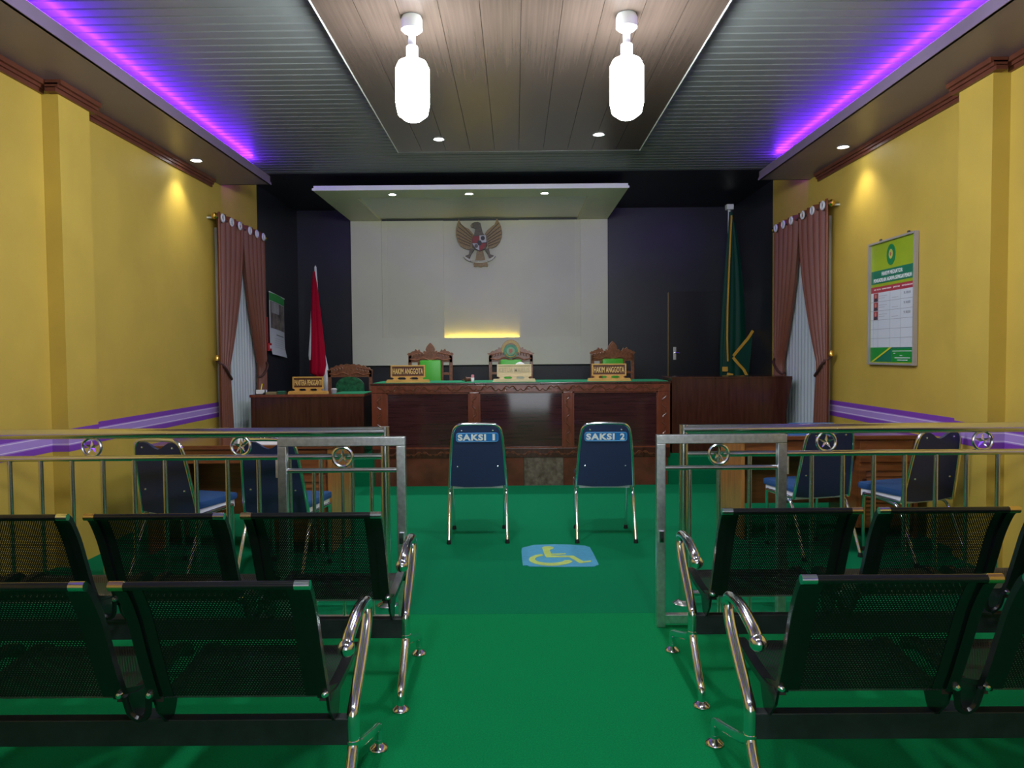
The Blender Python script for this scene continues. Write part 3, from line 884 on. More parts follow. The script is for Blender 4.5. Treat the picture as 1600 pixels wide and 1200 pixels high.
# ------------------------------------------------------------------ windows with curtains
def window(s, idx, n0, f0, sd, anchor):
    """n0..f0: near and far end of the rod along the wall"""
    X = lambda off: s * (XW - off)
    wn = sempty('window_%d' % idx, 'curtained window in the yellow wall, %s' % anchor, 'window')
    b = BM()
    ya, yb = n0 + .17, f0 + .02
    for e in ((ya, ya + .09, .60, 2.72), (yb - .06, yb, .60, 2.72), (ya + .09, yb - .06, .60, .66), (ya + .09, yb - .06, 2.66, 2.72), ((ya + yb) / 2 - .025, (ya + yb) / 2 + .025, .60, 2.72)):
        xa, xb = sorted((X(.0), X(.025)))
        box(b, xa, xb, e[0], e[1], e[2], e[3])
    obj('window_frame', b, mat('grey_frame', (.34, .32, .30), .5), wn)
    xa, xb = sorted((X(.0), X(.008)))
    obj('pane', box(BM(), xa, xb, ya + .09, (ya + yb) / 2 - .025, 0.66, 2.66), M_glass, wn)
    obj('pane', box(BM(), xa, xb, (ya + yb) / 2 + .025, yb - .06, 0.66, 2.66), M_glass, wn)
    zr = 2.80
    rod = thing('curtain_rod', 'dark curtain rod with gold end knobs above the window, %s' % anchor, 'curtain rod', (0, 0, 0))
    obj('rod', tube(BM(), [(X(.088), n0 - .02, zr), (X(.088), f0 + .02, zr)], .014, 10), mat('dark_rod', (.05, .02, .03), .3), rod, True)
    for y in (n0 - .045, f0 + .045):
        k = obj('end_knob', lathe(BM(), [(.0001, -.03), (.018, -.025), (.034, 0), (.018, .025), (.0001, .03)], 14), M_gold, rod, True, (X(.088), y, zr))
        k.rotation_euler = (PI / 2, 0, 0)
    for y in (n0 - .01, f0 + .01):
        obj('rod_bracket', tube(BM(), [(X(0), y, zr - .01), (X(.088), y, zr - .01)], .010, 8), M_white, rod)
    # sheer in the middle
    b = BM()
    sheet(b, lambda u, v: (X(.034 + .008 * math.sin(u * 26 * PI) * (.3 + .7 * (1 - v))), n0 + .16 + u * (f0 - n0 - .32), .06 + v * 2.46), 130, 8)
    sh = tag(obj('sheer_curtain', b, M_sheer, None, True), 'white pleated sheer curtain between the brown curtains, %s' % anchor, 'curtain', 'sheer curtains')
    # two brown panels
    mid = (n0 + f0) / 2
    for nm, y_out, y_in, near in (('near', n0, mid + .018, True), ('far', f0, mid + .022, False)):
        zt_, zb_, ztie = zr + .05, .06, 1.27
        W = abs(y_in - y_out)
        dr_ = 1 if near else -1
        def wfun(z):
            if z > ztie:
                q = (z - ztie) / (zt_ - ztie)
                return W * (.34 + .66 * math.sin(q * PI / 2) ** .95)
            q = (ztie - z) / (ztie - zb_)
            return W * (.34 + .16 * q ** .7)
        def f(u, v):
            z = zb_ + v * (zt_ - zb_)
            wd = wfun(z)
            am = .030 * (wd / W) ** .35
            # inner edge sags toward the tie
            y = y_out + dr_ * wd * u
            return (X(.088 + am * math.sin(u * 2 * PI * 5.0 + .6)), y, z)
        tc = thing('brown_curtain', 'brown curtain tied back on the %s half of the rod, %s' % ('entrance' if near else 'bench', anchor), 'curtain', (0, 0, 0), 0, 'brown curtains')
        o = obj('cloth', sheet(BM(), f, 90, 36), M_curtain, tc, True)
        md = o.modifiers.new('thickness', 'SOLIDIFY')
        md.thickness = .004
        for i in range(3):
            u = (i + .35) / 3
            yy = y_out + dr_ * W * u
            pts = [(X(.122), yy + .036 * math.cos(a), zr + .036 * math.sin(a)) for a in [2 * PI * j / 16 for j in range(16)]]
            obj('eyelet', tube(BM(), pts, .011, 6, True), mat('silver_ring', (.70, .70, .74), .25), tc, True)
        wt = wfun(ztie)
        pts = cr([(X(.06), y_out - dr_ * .02, ztie + .09), (X(.125), y_out + dr_ * wt * .15, ztie + .02), (X(.128), y_out + dr_ * wt * .6, ztie - .06), (X(.11), y_out + dr_ * (wt + .015), ztie - .11), (X(.07), y_out + dr_ * (wt + .02), ztie - .10)], 6)
        obj('tie_band', tube(BM(), pts, .013, 8), mat('dark_brown_band', (.07, .025, .02), .5), tc, True)
        obj('tie_hook', lathe(BM(), [(.0001, 0), (.022, .005), (.026, .03), (.012, .06), (.0001, .065)], 12), M_gold, tc, True, (X(.075), y_out - dr_ * .03, ztie + .08))
    return wn
window(-1, 1, 7.62, 9.02, 'left', 'calendar side')
window(1, 2, 7.24, 8.72, 'right', 'poster side')
# ------------------------------------------------------------------ calendar and red box on the black side wall
t = thing('wall_calendar', 'hanging wall calendar with green header and photo on the black side wall', 'calendar', (-XW + .012, 9.42, 1.40), 0, None, (0, 0, PI / 2))
def cal(u, v):   # u along wall, v up; slightly curled at the bottom
    return (u * .60, -.004 - .05 * max(0, .25 - v) ** 2 * 10 - .012 * math.sin(u * PI), v * .78 + .05 * (1 - u) - .03)
def piece(name, u0, u1, v0, v1, m, e=0.0):
    b = BM()
    sheet(b, lambda u, v: tuple(Vector(cal(u0 + u * (u1 - u0), v0 + v * (v1 - v0))) - Vector((0, e, 0))), 8, 6)
    return obj(name, b, m, t, True)
piece('sheet', 0, 1, 0, 1, M_paper)
piece('header', 0, 1, .87, 1, mat('calendar_green', (.02, .30, .05), .5), .003)
piece('photo', .05, .97, .43, .86, mat('calendar_photo', (.05, .035, .03), .5, var=.9, scale=9, col2=(.30, .26, .22)), .003)
piece('photo_bright', .10, .55, .68, .85, mat('calendar_photo_pale', (.36, .36, .36), .5, var=.3, scale=7), .005)
piece('month_title', .38, .9, .335, .345, mat('ink', (.03, .03, .04), .6), .003)
for r in range(6):
    piece('date_row', .25, .95, .10 + r * .035, .104 + r * .035, mat('faint_ink', (.30, .32, .34), .6), .003)
obj('binding', tube(BM(), [(0, -.008, .80), (.6, -.008, .75)], .008, 8), M_signw, t)
t = thing('alarm_box', 'small red alarm box on the black side wall below the calendar edge', 'alarm box', (-XW + .001, 9.34, 1.46))
obj('case', box(BM(), 0, .05, -.05, .05, 0, .10, .008), mat('alarm_red', (.45, .01, .02), .4), t)
obj('window', box(BM(), .05, .055, -.03, .03, .03, .07, .003), M_signw, t)
obj('cable_duct', box(BM(), 0, .02, -.01, .01, .10, .42, .003), mat('alarm_red', (.45, .01, .02), .4), t)

# ------------------------------------------------------------------ framed poster on the yellow wall
PM = Matrix(((0, 0, -1, XW - .004), (-1, 0, 0, 6.18), (0, 1, 0, 1.80), (0, 0, 0, 1)))
t = thing('framed_poster', 'tall framed green and white notice board on the yellow wall', 'poster', (0, 0, 0))
t.matrix_world = PM
pwd, phg = .76, 1.03
hw, hh = pwd / 2, phg / 2
M_al = mat('aluminium_frame', (.42, .38, .36), .4, .3)
for a in ((-hw, hw, hh - .016, hh), (-hw, hw, -hh, -hh + .016), (-hw, -hw + .016, -hh + .016, hh - .016), (hw - .016, hw, -hh + .016, hh - .016)):
    obj('frame_bar', box(BM(), a[0], a[1], a[2], a[3], 0, .035, .002), M_al, t)
pr = obj('print', box(BM(), -hw + .016, hw - .016, -hh + .016, hh - .016, 0, .012), mat('poster_lime', (.32, .44, .01), .35), t)
def pbox(name, x0, x1, y0, y1, m, z=.014):
    return obj(name, box(BM(), x0, x1, y0, y1, .011, z), m, pr)
L, R = -hw + .025, hw - .03
g1, g2 = mat('poster_green', (.0, .17, .085), .35), mat('poster_bright_green', (.0, .27, .03), .35)
pbox('title_band', L, R, .165, .275, g1)
lettering('HAKIM MEDIATOR', .34, .032, M_signw, pr, (.0, .243, .0145), (0, 0, 0), .015)
lettering('PENGADILAN AGAMA SUNGAI PENUH', .62, .032, M_signw, pr, (.0, .193, .0145), (0, 0, 0), .015)
pbox('header_row', L, R, .09, .14, mat('poster_red', (.42, .03, .05), .35))
lettering('NO  FOTO   NAMA HAKIM     JABATAN     KETERANGAN', .62, .016, M_signw, pr, (.01, .115, .0145), (0, 0, 0))
pbox('table_field', L, R, -.37, .09, M_paper)
lm = mat('rule_grey', (.16, .17, .18), .6)
fm = mat('faint_rule', (.40, .42, .44), .6)
for i in range(1, 6):
    y = .09 - i * .0767
    pbox('rule', L, R, y - .001, y + .001, lm, .0155)
for x in (L + .045, L + .13, L + .33, L + .50):
    pbox('column_rule', x - .0008, x + .0008, -.37, .09, fm, .0152)
for i in range(3):
    y = .09 - (i + 1) * .0767
    pbox('portrait', L + .05, L + .125, y + .003, y + .073, mat('portrait_red', (.40, .03, .04), .4), .0155)
    obj('portrait_suit', prism(BM(), [(L + .056, y + .004), (L + .119, y + .004), (L + .108, y + .032), (L + .067, y + .032)], .0155, .017, 'xy'), mat('suit_dark', (.03, .03, .05), .5), pr)
    obj('portrait_head', prism(BM(), ellipse(L + .0875, y + .047, .014, .019, 12), .0155, .017, 'xy'), mat('skin_tone', (.45, .27, .18), .5), pr)
    for k in range(2):
        pbox('text_line', L + .14, L + .28 - .04 * k, y + .045 - .018 * k, y + .049 - .018 * k, fm, .0155)
    pbox('text_line', L + .36, L + .46, y + .018, y + .022, fm, .0155)
    lettering('9.10.0' + str(i + 1), .10, .020, mat('grey_ink', (.28, .29, .30), .6), pr, (L + .60, y + .045, .0155), (0, 0, 0))
pbox('foot_field', L, R, -.49, -.37, g1)
obj('foot_wedge', prism(BM(), [(L, -.37), (L + .36, -.37), (L + .03, -.49), (L, -.49)], .013, .0155, 'xy'), g2, pr)
obj('foot_stripe', prism(BM(), [(L + .33, -.371), (L + .37, -.371), (L + .06, -.489), (L + .02, -.489)], .0135, .0165, 'xy'), mat('stripe_lemon', (.62, .60, .02), .4), pr)
pbox('foot_block', L + .36, R, -.488, -.385, g2, .0165)
for k, (a, c) in enumerate(((.38, .68), (.40, .43), (.50, .54), (.42, .66), (.46, .62))):
    pbox('foot_text', L + a, L + c, -.404 - .018 * k, -.399 - .018 * k, M_signw, .0175)
ov = obj('oval_crest', prism(BM(), ellipse(-.02, .385, .07, .085, 28), .011, .015, 'xy'), mat('crest_poster_green', (.0, .22, .06), .35), t)
obj('crest_disc', prism(BM(), ellipse(-.02, .39, .032, .04, 20), .014, .0165, 'xy'), mat('crest_gold', (.55, .50, .10), .4), ov)
obj('crest_mark', prism(BM(), ellipse(-.02, .39, .013, .018, 5), .016, .018, 'xy'), mat('crest_red', (.38, .10, .06), .4), ov)
for x in (-.2, .25):
    obj('hanger', box(BM(), x - .012, x + .012, hh, hh + .02, .005, .02, .003), mat('dark_metal', (.06, .05, .05), .4), t)

# ------------------------------------------------------------------ steel rails, gates
def star_ring(parent, x, y, z, r=.058):
    rg = obj('star_ring', tube(BM(), [(x + r * math.cos(a), y, z + r * math.sin(a)) for a in [2 * PI * j / 28 for j in range(28)]], .0085, 8, True), M_steel, parent, True)
    b = BM()
    c0, c1 = b.verts.new((x, y - .016, z)), b.verts.new((x, y + .016, z))
    ring = [b.verts.new((x + (r - .006 if j % 2 == 0 else r * .30) * math.sin(2 * PI * j / 10), y, z + (r - .006 if j % 2 == 0 else r * .30) * math.cos(2 * PI * j / 10))) for j in range(10)]
    for j in range(10):
        b.faces.new((ring[j], ring[(j + 1) % 10], c0))
        b.faces.new((ring[(j + 1) % 10], ring[j], c1))
    obj('star', b, M_steel, rg)
def railing(xe, xwall, y, bal, stars, label):
    t = thing('steel_railing', label, 'railing', (0, 0, 0), 0, 'stainless bar railings')
    zt, zm, zb = .975, .838, .06
    s = 1 if xwall > xe else -1
    obj('top_rail', tube(BM(), [(xwall, y, zt), (xe, y, zt)], .028, 16), M_steel, t, True)
    obj('post', tube(BM(), [(xe + s * .0, y, 0), (xe, y, zt + .028)], .0255, 14), M_steel, t, True)
    obj('post_flange', lathe(BM(), [(.0001, 0), (.06, 0), (.06, .004), (.03, .022), (.0001, .022)], 20, (xe, y, 0)), M_steel, t, True)
    obj('middle_rail', tube(BM(), [(xwall, y, zm), (xe, y, zm)], .0165, 12), M_steel, t, True)
    obj('bottom_rail', tube(BM(), [(xwall, y, zb), (xe, y, zb)], .0165, 12), M_steel, t, True)
    me = None
    for x in bal:
        if me is None:
            o = obj('baluster', tube(BM(), [(0, 0, zb), (0, 0, zm)], .0125, 10), M_steel, t, True)
            me = o.data
        else:
            o = bpy.data.objects.new('baluster', me)
            C.objects.link(o)
            o.parent = t
        o.location = (x, y, 0)
    for x in stars:
        star_ring(t, x, y, (zt - .028 + zm + .0165) / 2, .052)
    return t
YR = 4.17
railing(-.728, -XW + .005, YR, [-.913 - .1735 * i for i in range(13)], [-2.36, -1.53], 'stainless steel railing reaching the calendar-side yellow wall')
railing(.926, XW - .005, YR, [1.12 + .1715 * i for i in range(12)], [1.714, 2.576], 'stainless steel railing reaching the poster-side yellow wall')
def gate(x0, x1, y, star_x, bal, label, hinge):
    t = thing('steel_gate', label, 'gate', (0, 0, 0), 0, 'swung-open square tube gates')
    zt, w2 = .985, .045
    d2 = .020
    obj('top_bar', box(BM(), x0, x1, y - d2, y + d2, zt - w2, zt, .003), M_gateft, t)
    obj('bottom_bar', box(BM(), x0 + w2, x1 - w2, y - d2, y + d2, .02, .02 + w2, .003), M_gateft, t)
    for a in (x0, x1 - w2):
        obj('stile', box(BM(), a, a + w2, y - d2, y + d2, 0, zt - w2, .003), M_gateft, t)
    zm = .815
    obj('middle_rail', tube(BM(), [(x0 + w2, y, zm), (x1 - w2, y, zm)], .0125, 10), M_steel, t, True)
    for x in bal:
        obj('baluster', tube(BM(), [(x, y, .06), (x, y, zm)], .0095, 10), M_steel, t, True)
    star_ring(t, star_x, y - .002, (zt - w2 + zm + .0125) / 2, .049)
    hx = x0 if hinge < 0 else x1
    for z in (.25, .78):
        obj('hinge', tube(BM(), [(hx + hinge * .008, y, z), (hx + hinge * .008, y, z + .09)], .009, 8), M_gateft, t, True)
    lx = x1 - w2 / 2 if hinge < 0 else x0 + w2 / 2
    obj('latch', box(BM(), lx - .012, lx + .012, y - d2 - .012, y - d2, .44, .50, .003), M_chrome, t)
YG = 3.82
gpx = lambda p: (p - 806) * YG / 1180
gate(gpx(432), gpx(632), YG, gpx(533), [gpx(487), gpx(532), gpx(578)], 'open square tube gate leaf in front of the calendar-side railing', -1)
gate(gpx(1025), gpx(1228), YG, gpx(1123), [gpx(1078), gpx(1124), gpx(1172)], 'open square tube gate leaf in front of the poster-side railing', 1)

# ------------------------------------------------------------------ party desks behind the railing
def party_desk(x0, x1, y0, y1, zt, label):
    t = thing('party_desk', label, 'desk', (0, 0, 0), 0, 'wooden party desks')
    obj('table_top', box(BM(), x0, x1, y0, y1, zt - .03, zt, .004), mat('desk_top_wood', (.17, .055, .02), .12, var=.3, scale=4, stretch=(1, 8, 8), coat=.5), t)
    # inner (aisle) end is the lighter side
    ai = x1 if x1 < 0 else x0
    wa = x0 if x1 < 0 else x1
    s = -1 if x1 < 0 else 1
    for e, m in ((ai, M_deskl), (wa, M_deskw)):
        ss = s if e == ai else -s
        a, c = sorted((e + ss * .012, e + ss * .04))
        obj('end_panel', box(BM(), a, c, y0 + .02, y1 - .02, 0, zt - .03, .003), m, t)
    obj('modesty_panel', box(BM(), x0 + .04, x1 - .04, y1 - .06, y1 - .04, .17, zt - .03), M_deskw, t)
    obj('apron', box(BM(), x0 + .04, x1 - .04, y0 + .03, y0 + .05, zt - .13, zt - .03), M_deskw, t)
    # drawer pedestal on the right-hand side
    px0, px1 = x1 - .46, x1 - .04
    obj('pedestal', box(BM(), px0, px1, y0 + .04, y1 - .06, .08, zt - .03), M_deskw, t)
    dw = obj('drawer', box(BM(), px0 + .015, px1 - .015, y0 + .018, y0 + .04, zt - .20, zt - .045, .004), M_deskw, t)
    obj('knob', lathe(BM(), [(.0001, .03), (.013, .028), (.016, .018), (.008, .008), (.008, 0)], 12), mat('knob_wood', (.06, .02, .01), .3), dw, True, ((px0 + px1) / 2, y0 + .018, zt - .12), (PI / 2, 0, 0))
    ft = obj('louvre_door', BM_frame(px0 + .015, px1 - .015, y0 + .018, .10, zt - .22), M_deskw, t)
    for i in range(11):
        z = .165 + i * (zt - .22 - .10 - .13) / 10
        b = BM()
        prism(b, [(y0 + .018, z - .022), (y0 + .024, z - .022), (y0 + .040, z + .022), (y0 + .034, z + .022)], px0 + .06, px1 - .06, 'yz')
        obj('louvre', b, M_deskw, ft)
    obj('knob', lathe(BM(), [(.0001, .03), (.013, .028), (.016, .018), (.008, .008), (.008, 0)], 12), mat('knob_wood', (.06, .02, .01), .3), ft, True, (px0 + .04, y0 + .018, zt - .33), (PI / 2, 0, 0))
    return t
def BM_frame(x0, x1, y, z0, z1):
    b = BM()
    e = .045
    box(b, x0, x0 + e, y, y + .022, z0, z1)
    box(b, x1 - e, x1, y, y + .022, z0, z1)
    box(b, x0 + e, x1 - e, y, y + .022, z0, z0 + e)
    box(b, x0 + e, x1 - e, y, y + .022, z1 - e, z1)
    return b
ZPD = .775
party_desk(-2.62, -1.29, 5.26, 5.90, ZPD, 'orange-brown louvred desk near the calendar-side wall behind the railing')
party_desk(1.66, 3.0, 5.58, 6.18, ZPD, 'orange-brown louvred desk against the poster-side wall behind the railing')
def desk_sign(x, y, z, text, wdt, m, lm_, label, rz=0.0):
    t = thing('desk_sign', label, 'sign', (x, y, z), rz)
    b = BM()
    prism(b, [(-.03, 0), (.03, 0), (.004, .085), (-.004, .085)], -wdt / 2, wdt / 2, 'yz')
    o = obj('wedge', b, m, t)
    lettering(text, wdt * .82, .042, lm_, t, (0, -.0205, .040), (PI / 2 - .297, 0, 0), .03, depth=.003)
    return t
desk_sign(2.235, 5.72, ZPD, 'PENGGUGAT', .34, M_sign, mat('sign_pinkish', (.75, .45, .50), .4), 'blue desk sign with pale red lettering on the poster-side desk')
desk_sign(-1.83, 5.36, ZPD, 'TERGUGAT', .30, M_signw, mat('ink', (.03, .03, .04), .6), 'white desk sign with dark lettering on the calendar-side desk')
t = thing('document_tray', 'yellowish document tray with papers on the calendar-side desk', 'tray', (-1.48, 5.50, ZPD))
obj('tray', box(BM(), -.12, .12, -.10, .10, 0, .02, .003), mat('tray_yellow', (.30, .28, .06), .5), t)
obj('papers', box(BM(), -.10, .10, -.085, .085, .02, .045, .002), mat('paper_greenish', (.34, .38, .22), .6), t)

# ------------------------------------------------------------------ blue meeting chairs
def blue_chair(label, loc, rz, dip, text=None):
    t = thing('blue_chair', label, 'chair', loc, rz, 'blue chairs with chrome frames')
    lean = lambda z: -.11 - .206 * (z - .40)
    def P(x, z):
        return (x, lean(z), z)
    arc = [P(-.215, .40), P(-.205, .55), P(-.192, .72), P(-.182, .80), P(-.170, .845), P(-.145, .872), P(-.11, .882), P(0, .885),
           P(.11, .882), P(.145, .872), P(.170, .845), P(.182, .80), P(.192, .72), P(.205, .55), P(.215, .40)]
    obj('back_frame', tube(BM(), cr(arc, 4), .0115, 10), M_chrome, t, True)
    top = [(.118, .868), (.150, .855), (.170, .825), (.176, .79)]
    if dip:
        mid = [(x, .868 - .045 * (1 + math.cos(PI * x / .10)) / 2) for x in (.09, .06, .03, 0, -.03, -.06, -.09)]
    else:
        mid = [(.06, .872), (0, .873), (-.06, .872)]
    out = [(-.207, .412), (-.10, .400), (.10, .400), (.207, .412), (.198, .55)] + [(.176, .79), (.170, .825), (.150, .855), (.118, .868)] + mid + \
          [(-.118, .868), (-.150, .855), (-.170, .825), (-.176, .79), (-.198, .55)]
    b = BM()
    prism(b, out, -.008, .016)
    for v in b.verts:
        v.co.y += lean(v.co.z)
    bp = obj('back_panel', b, M_blue, t)
    for x, z in ((-.115, .835), (.115, .835), (-.150, .56), (.150, .56)):
        obj('bolt', lathe(BM(), [(.0001, .007), (.006, .005), (.008, 0)], 10), M_chrome, bp, True, (x, lean(z) - .008, z), (PI / 2, 0, 0))
    ang = math.atan(.206)
    if text:
        b = BM()
        prism(b, [(x, z) for x, z in rrect(-.158, .158, -.036, .036, .02)], -.002, .002)
        stk = obj('sticker', b, M_sign, t, False, (0, lean(.785) - .011, .785), (ang, 0, 0))
        b = BM()
        prism(b, rrect(-.158, .158, -.036, .036, .02), -.0015, .001)
        lettering(text[:5], .210, .050, M_signw, stk, (-.040, -.0025, 0), (PI / 2, 0, 0), .045)
        lettering(text[6:], .018 if text[6:] == '1' else .034, .050, M_signw, stk, (.122, -.0025, 0), (PI / 2, 0, 0), .035, name='numeral')
        ol = BM()
        pts = [(x, -.0025, z) for x, z in rrect(-.154, .154, -.032, .032, .018)]
        tube(ol, pts, .0015, 4, True)
        obj('sticker_outline', ol, mat('sky_blue', (.12, .45, .8), .4), stk)
    b = BM()
    box(b, -.205, .205, -.10, .29, .432, .482, .02)
    obj('seat', b, M_bluefab, t, True)
    obj('seat_pan', box(BM(), -.19, .19, -.085, .27, .385, .434), M_signw, t)
    for s in (-1, 1):
        g = [(s * .215, lean(.40), .40), (s * .214, .02, .405), (s * .212, .19, .405), (s * .208, .225, .37), (s * .200, .235, .012)]
        obj('front_leg', tube(BM(), cr(g, 5), .0115, 10), M_chrome, t, True)
        g = [(s * .213, .10, .40), (s * .214, -.02, .385), (s * .213, -.10, .33), (s * .216, -.235, .012)]
        obj('rear_leg', tube(BM(), cr(g, 5), .0115, 10), M_chrome, t, True)
        for x, y in ((s * .200, .235), (s * .216, -.235)):
            obj('foot_cap', lathe(BM(), [(.0001, 0), (.016, 0), (.017, .004), (.0135, .03), (.0001, .03)], 12), M_rubber, t, True, (x, y, 0))
    return t
blue_chair('navy chair with SAKSI 1 sticker, on the clerk desk side of the wheelchair mat', (-.295, 5.77, 0), .03, False, 'SAKSI 1')
blue_chair('navy chair with SAKSI 2 sticker, touching the far edge of the wheelchair mat', (.665, 5.76, 0), -.02, False, 'SAKSI 2')
blue_chair('navy chair behind the railing next to the calendar-side wall', (-2.17, 4.86, 0), -.30, True)
blue_chair('navy chair at the aisle end of the calendar-side desk', (-1.50, 4.84, 0), -.16, True)
blue_chair('navy chair at the aisle end of the poster-side desk', (2.07, 5.28, 0), .24, True)
blue_chair('navy chair behind the railing next to the poster-side wall', (2.70, 5.12, 0), .33, True)

# ------------------------------------------------------------------ wheelchair mat on the carpet
t = thing('wheelchair_mat', 'light blue floor mat with yellow wheelchair symbol on the green carpet', 'mat', (0, 0, 0))
def fl(p, q):
    q2 = q + .008 * (p - 800)
    D = 1180 * 1.4 / (q2 - 553)
    return ((p - 806) * D / 1180, D)
kx, ky = 145 / 1600, 55 / 607
zp = lambda x, y: fl(800 + x * kx, 845 + y * ky)
out = [(150, 160), (260, 130), (370, 105), (700, 95), (1000, 100), (1250, 120), (1330, 145), (1400, 270), (1485, 450), (1400, 485), (900, 490), (280, 485), (240, 465), (165, 470), (150, 350), (140, 220)]
obj('sheet', prism(BM(), [zp(*p) for p in out], .0005, .004, 'xy'), mat('mat_blue', (.07, .33, .56), .7, var=.08, scale=30), t)
M_icon = mat('icon_yellow', (.48, .60, .14), .6, var=.1, scale=30)
def icon(name, pts):
    obj(name, prism(BM(), [zp(*p) for p in pts], .003, .006, 'xy'), M_icon, t)
icon('symbol_torso', [(500, 160), (540, 138), (640, 135), (705, 155), (690, 180), (630, 200), (660, 265), (910, 258), (915, 272), (660, 290), (655, 298), (960, 300), (1045, 300), (1215, 400),
                       (1350, 385), (1350, 405), (1180, 430), (1140, 425), (975, 325), (570, 328), (550, 300)])
oute = [(515, 265)] + [(660 + 390 * math.cos(a), 368 + 108 * math.sin(a)) for a in [(4.25 - 3.95 * i / 26) for i in range(27)]]
inne = [(640 + 265 * math.cos(a), 362 + 68 * math.sin(a)) for a in [(4.25 - 3.95 * i / 26) for i in range(27)]][::-1]
icon('symbol_wheel', oute[1:] + [(975, 378)] + inne + [(515, 288)])

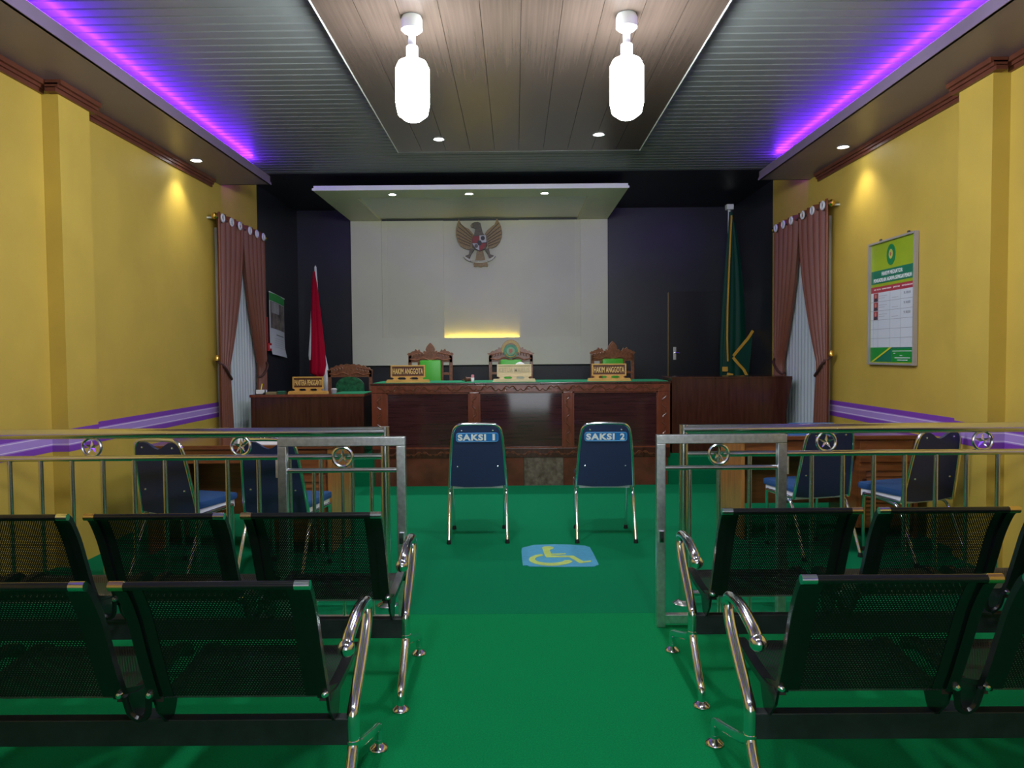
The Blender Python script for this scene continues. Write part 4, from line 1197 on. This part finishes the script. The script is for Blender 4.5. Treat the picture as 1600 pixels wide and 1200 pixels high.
# ------------------------------------------------------------------ perforated waiting benches
def bench(sgn, xleg, y0, label, nseat=4):
    """sgn: direction of the seats from the aisle leg; y0: line where seat and back meet"""
    t = thing('waiting_bench', label, 'bench', (xleg, y0, 0), 0, 'perforated steel waiting benches')
    xo = .045                                  # leg centre to first seat edge
    wseat, pit = .515, .585
    total = xo + pit * (nseat - 1) + wseat
    zb0, zb1 = .235, .315
    ybm = .10
    a, c = sorted((0, sgn * (total + .04)))
    obj('beam', box(BM(), a, c, ybm - .02, ybm + .02, zb0, zb1, .003), M_beam, t)
    # seat and back profile (y, z): back top leaning towards the camera
    backp = cr([(0, 0.0, .425), (0, -.035, .50), (0, -.075, .60), (0, -.115, .70), (0, -.165, .785), (0, -.195, .805)], 4)
    seatp = cr([(0, 0.01, .415), (0, .10, .395), (0, .25, .400), (0, .38, .415), (0, .43, .400), (0, .445, .375)], 4)
    def arc_pts(P):
        L = [0]
        for p, q in zip(P, P[1:]):
            L.append(L[-1] + (q - p).length)
        return L
    Lb, Ls = arc_pts(backp), arc_pts(seatp)
    rail = .032
    def panel(P, Lg, w, nm, parent, x0):
        b = BM()
        def f(u, v):
            p = P[round(v * (len(P) - 1))]
            return (x0 + u * w, p.y, p.z)
        sheet(b, f, 6, len(P) - 1, lambda u, v: (u * w + 10, Lg[round(v * (len(P) - 1))] + 10))
        return obj(nm, b, M_perf, parent, True)
    def strip(P, x0, w, th, nm, parent, m):
        b = BM()
        rings = []
        for i, p in enumerate(P):
            q = P[min(i + 1, len(P) - 1)] - P[max(i - 1, 0)]
            nrm = Vector((0, -q.z, q.y)).normalized()
            rings.append([b.verts.new((x0, p.y + nrm.y * th, p.z + nrm.z * th)), b.verts.new((x0 + w, p.y + nrm.y * th, p.z + nrm.z * th)),
                          b.verts.new((x0 + w, p.y - nrm.y * th, p.z - nrm.z * th)), b.verts.new((x0, p.y - nrm.y * th, p.z - nrm.z * th))])
        for A, B in zip(rings, rings[1:]):
            for j in range(4):
                b.faces.new((A[j], A[(j + 1) % 4], B[(j + 1) % 4], B[j]))
        b.faces.new(rings[0])
        b.faces.new(rings[-1])
        return obj(nm, b, m, parent, True)
    for i in range(nseat):
        e0 = sgn * (xo + pit * i)
        e1 = e0 + sgn * wseat
        xa, xb = min(e0, e1), max(e0, e1)
        bk = panel(backp, Lb, wseat - 2 * rail, 'backrest', t, xa + rail)
        st = panel(seatp, Ls, wseat - 2 * rail, 'seat', t, xa + rail)
        for x in (xa, xb - rail):
            strip(backp, x, rail, .011, 'side_rail', bk, M_blackm)
            strip(seatp, x, rail, .011, 'side_rail', st, M_blackm)
        # solid black borders inside the rails, part of the folded sheet
        for x in (xa + rail, xb - rail - .035):
            strip(backp, x, .035, .002, 'solid_border', bk, M_blackm)
        pt = backp[-1]
        obj('top_bar', tube(BM(), [(xa + .035, pt.y, pt.z), (xb - .035, pt.y, pt.z)], .012, 10), M_blackm, bk, True)
        for x0, x1, m in ((xa - .004, xa + .036, M_chrome if (sgn > 0) else M_brasscap), (xb - .036, xb + .004, M_brasscap if sgn > 0 else M_chrome)):
            obj('end_cap', tube(BM(), [(x0, pt.y, pt.z), (x1, pt.y, pt.z)], .0135, 10), m, bk, True)
        pt = seatp[-1]
        obj('front_bar', tube(BM(), [(xa, pt.y, pt.z), (xb, pt.y, pt.z)], .012, 10), M_blackm, st, True)
        # triangular bracket from seat to beam, with bolts
        for x in (xa + .004, xb - .012):
            b = BM()
            prism(b, [(-.015, .46), (.02, .44), (.16, .395), (.13, .33), (.11, .30), (.07, .315), (.02, .37)], x, x + .008, 'yz')
            obj('bracket', b, M_blackm, t)
            obj('bolt', lathe(BM(), [(.0001, .010), (.008, .008), (.011, 0)], 12), M_chrome, t, True, (x + .004, -.022, .438), (PI / 2, 0, 0))
        if i < nseat - 1:
            # small plate on the beam between two seats
            xm = e1 + sgn * (pit - wseat) / 2
            obj('beam_clamp', box(BM(), xm - .04, xm + .04, ybm - .035, ybm + .035, zb1, zb1 + .012, .002), M_beam, t)
            b = BM()
            lp = cr([(xm - .035, -.012, .43), (xm - .025, .0, .375), (xm, .005, .355), (xm + .025, .0, .375), (xm + .035, -.012, .43)], 4)
            tube(b, lp, .010, 6)
            obj('link_loop', b, M_blackm, t, True)
    # chrome end frames
    for k, x in enumerate((0, sgn * (total + .045))):
        arm = cr([(x, .03, .555), (x, .06, .575), (x, .16, .600), (x, .26, .605), (x, .325, .590), (x, .335, .555), (x, .30, .50), (x, .21, .42), (x, .115, .345), (x, .095, .315), (x, .095, .245)], 5)
        if k == 0:
            ar = obj('arm', tube(BM(), arm, .019, 12), M_chrome, t, True)
            obj('arm_knob', lathe(BM(), [(max(.0001, .026 * math.sin(PI * q / 10)), -.026 * math.cos(PI * q / 10)) for q in range(11)], 16), M_chrome, ar, True, (x, .022, .553))
        else:
            obj('arm', tube(BM(), arm, .019, 12), M_chrome, t, True)
        lg = cr([(x, .095, .250), (x, .085, .215), (x, .0, .12), (x, -.045, .080), (x, -.06, .055), (x, -.06, .012)], 5)
        obj('rear_leg', tube(BM(), lg, [.0185 - .004 * i / (len(lg) - 1) for i in range(len(lg))], 12), M_chrome, t, True)
        lg = cr([(x, .10, .245), (x, .16, .20), (x, .36, .13), (x, .47, .095), (x, .50, .07), (x, .50, .012)], 5)
        obj('front_leg', tube(BM(), lg, [.0185 - .004 * i / (len(lg) - 1) for i in range(len(lg))], 12), M_chrome, t, True)
        obj('collar', tube(BM(), [(x, .095, .238), (x, .095, .246)], .0215, 14), M_chrome, t, True)
        for y in (-.06, .50):
            obj('foot', lathe(BM(), [(.0001, 0), (.031, 0), (.034, .004), (.032, .010), (.020, .018), (.014, .024), (.014, .035), (.0001, .035)], 18), M_chrome, t, True, (x, y, 0))
    return t
bench(-1, -.463, 2.98, 'perforated black bench beside the calendar-side gate, row next to the railing')
bench(-1, -.497, 2.13, 'perforated black bench on the calendar side, row behind the other with a glossy chrome arm')
bench(1, .725, 3.0, 'perforated black bench beside the poster-side gate, row next to the railing')
bench(1, .700, 2.15, 'perforated black bench on the poster side, row behind the other with a glossy chrome arm')
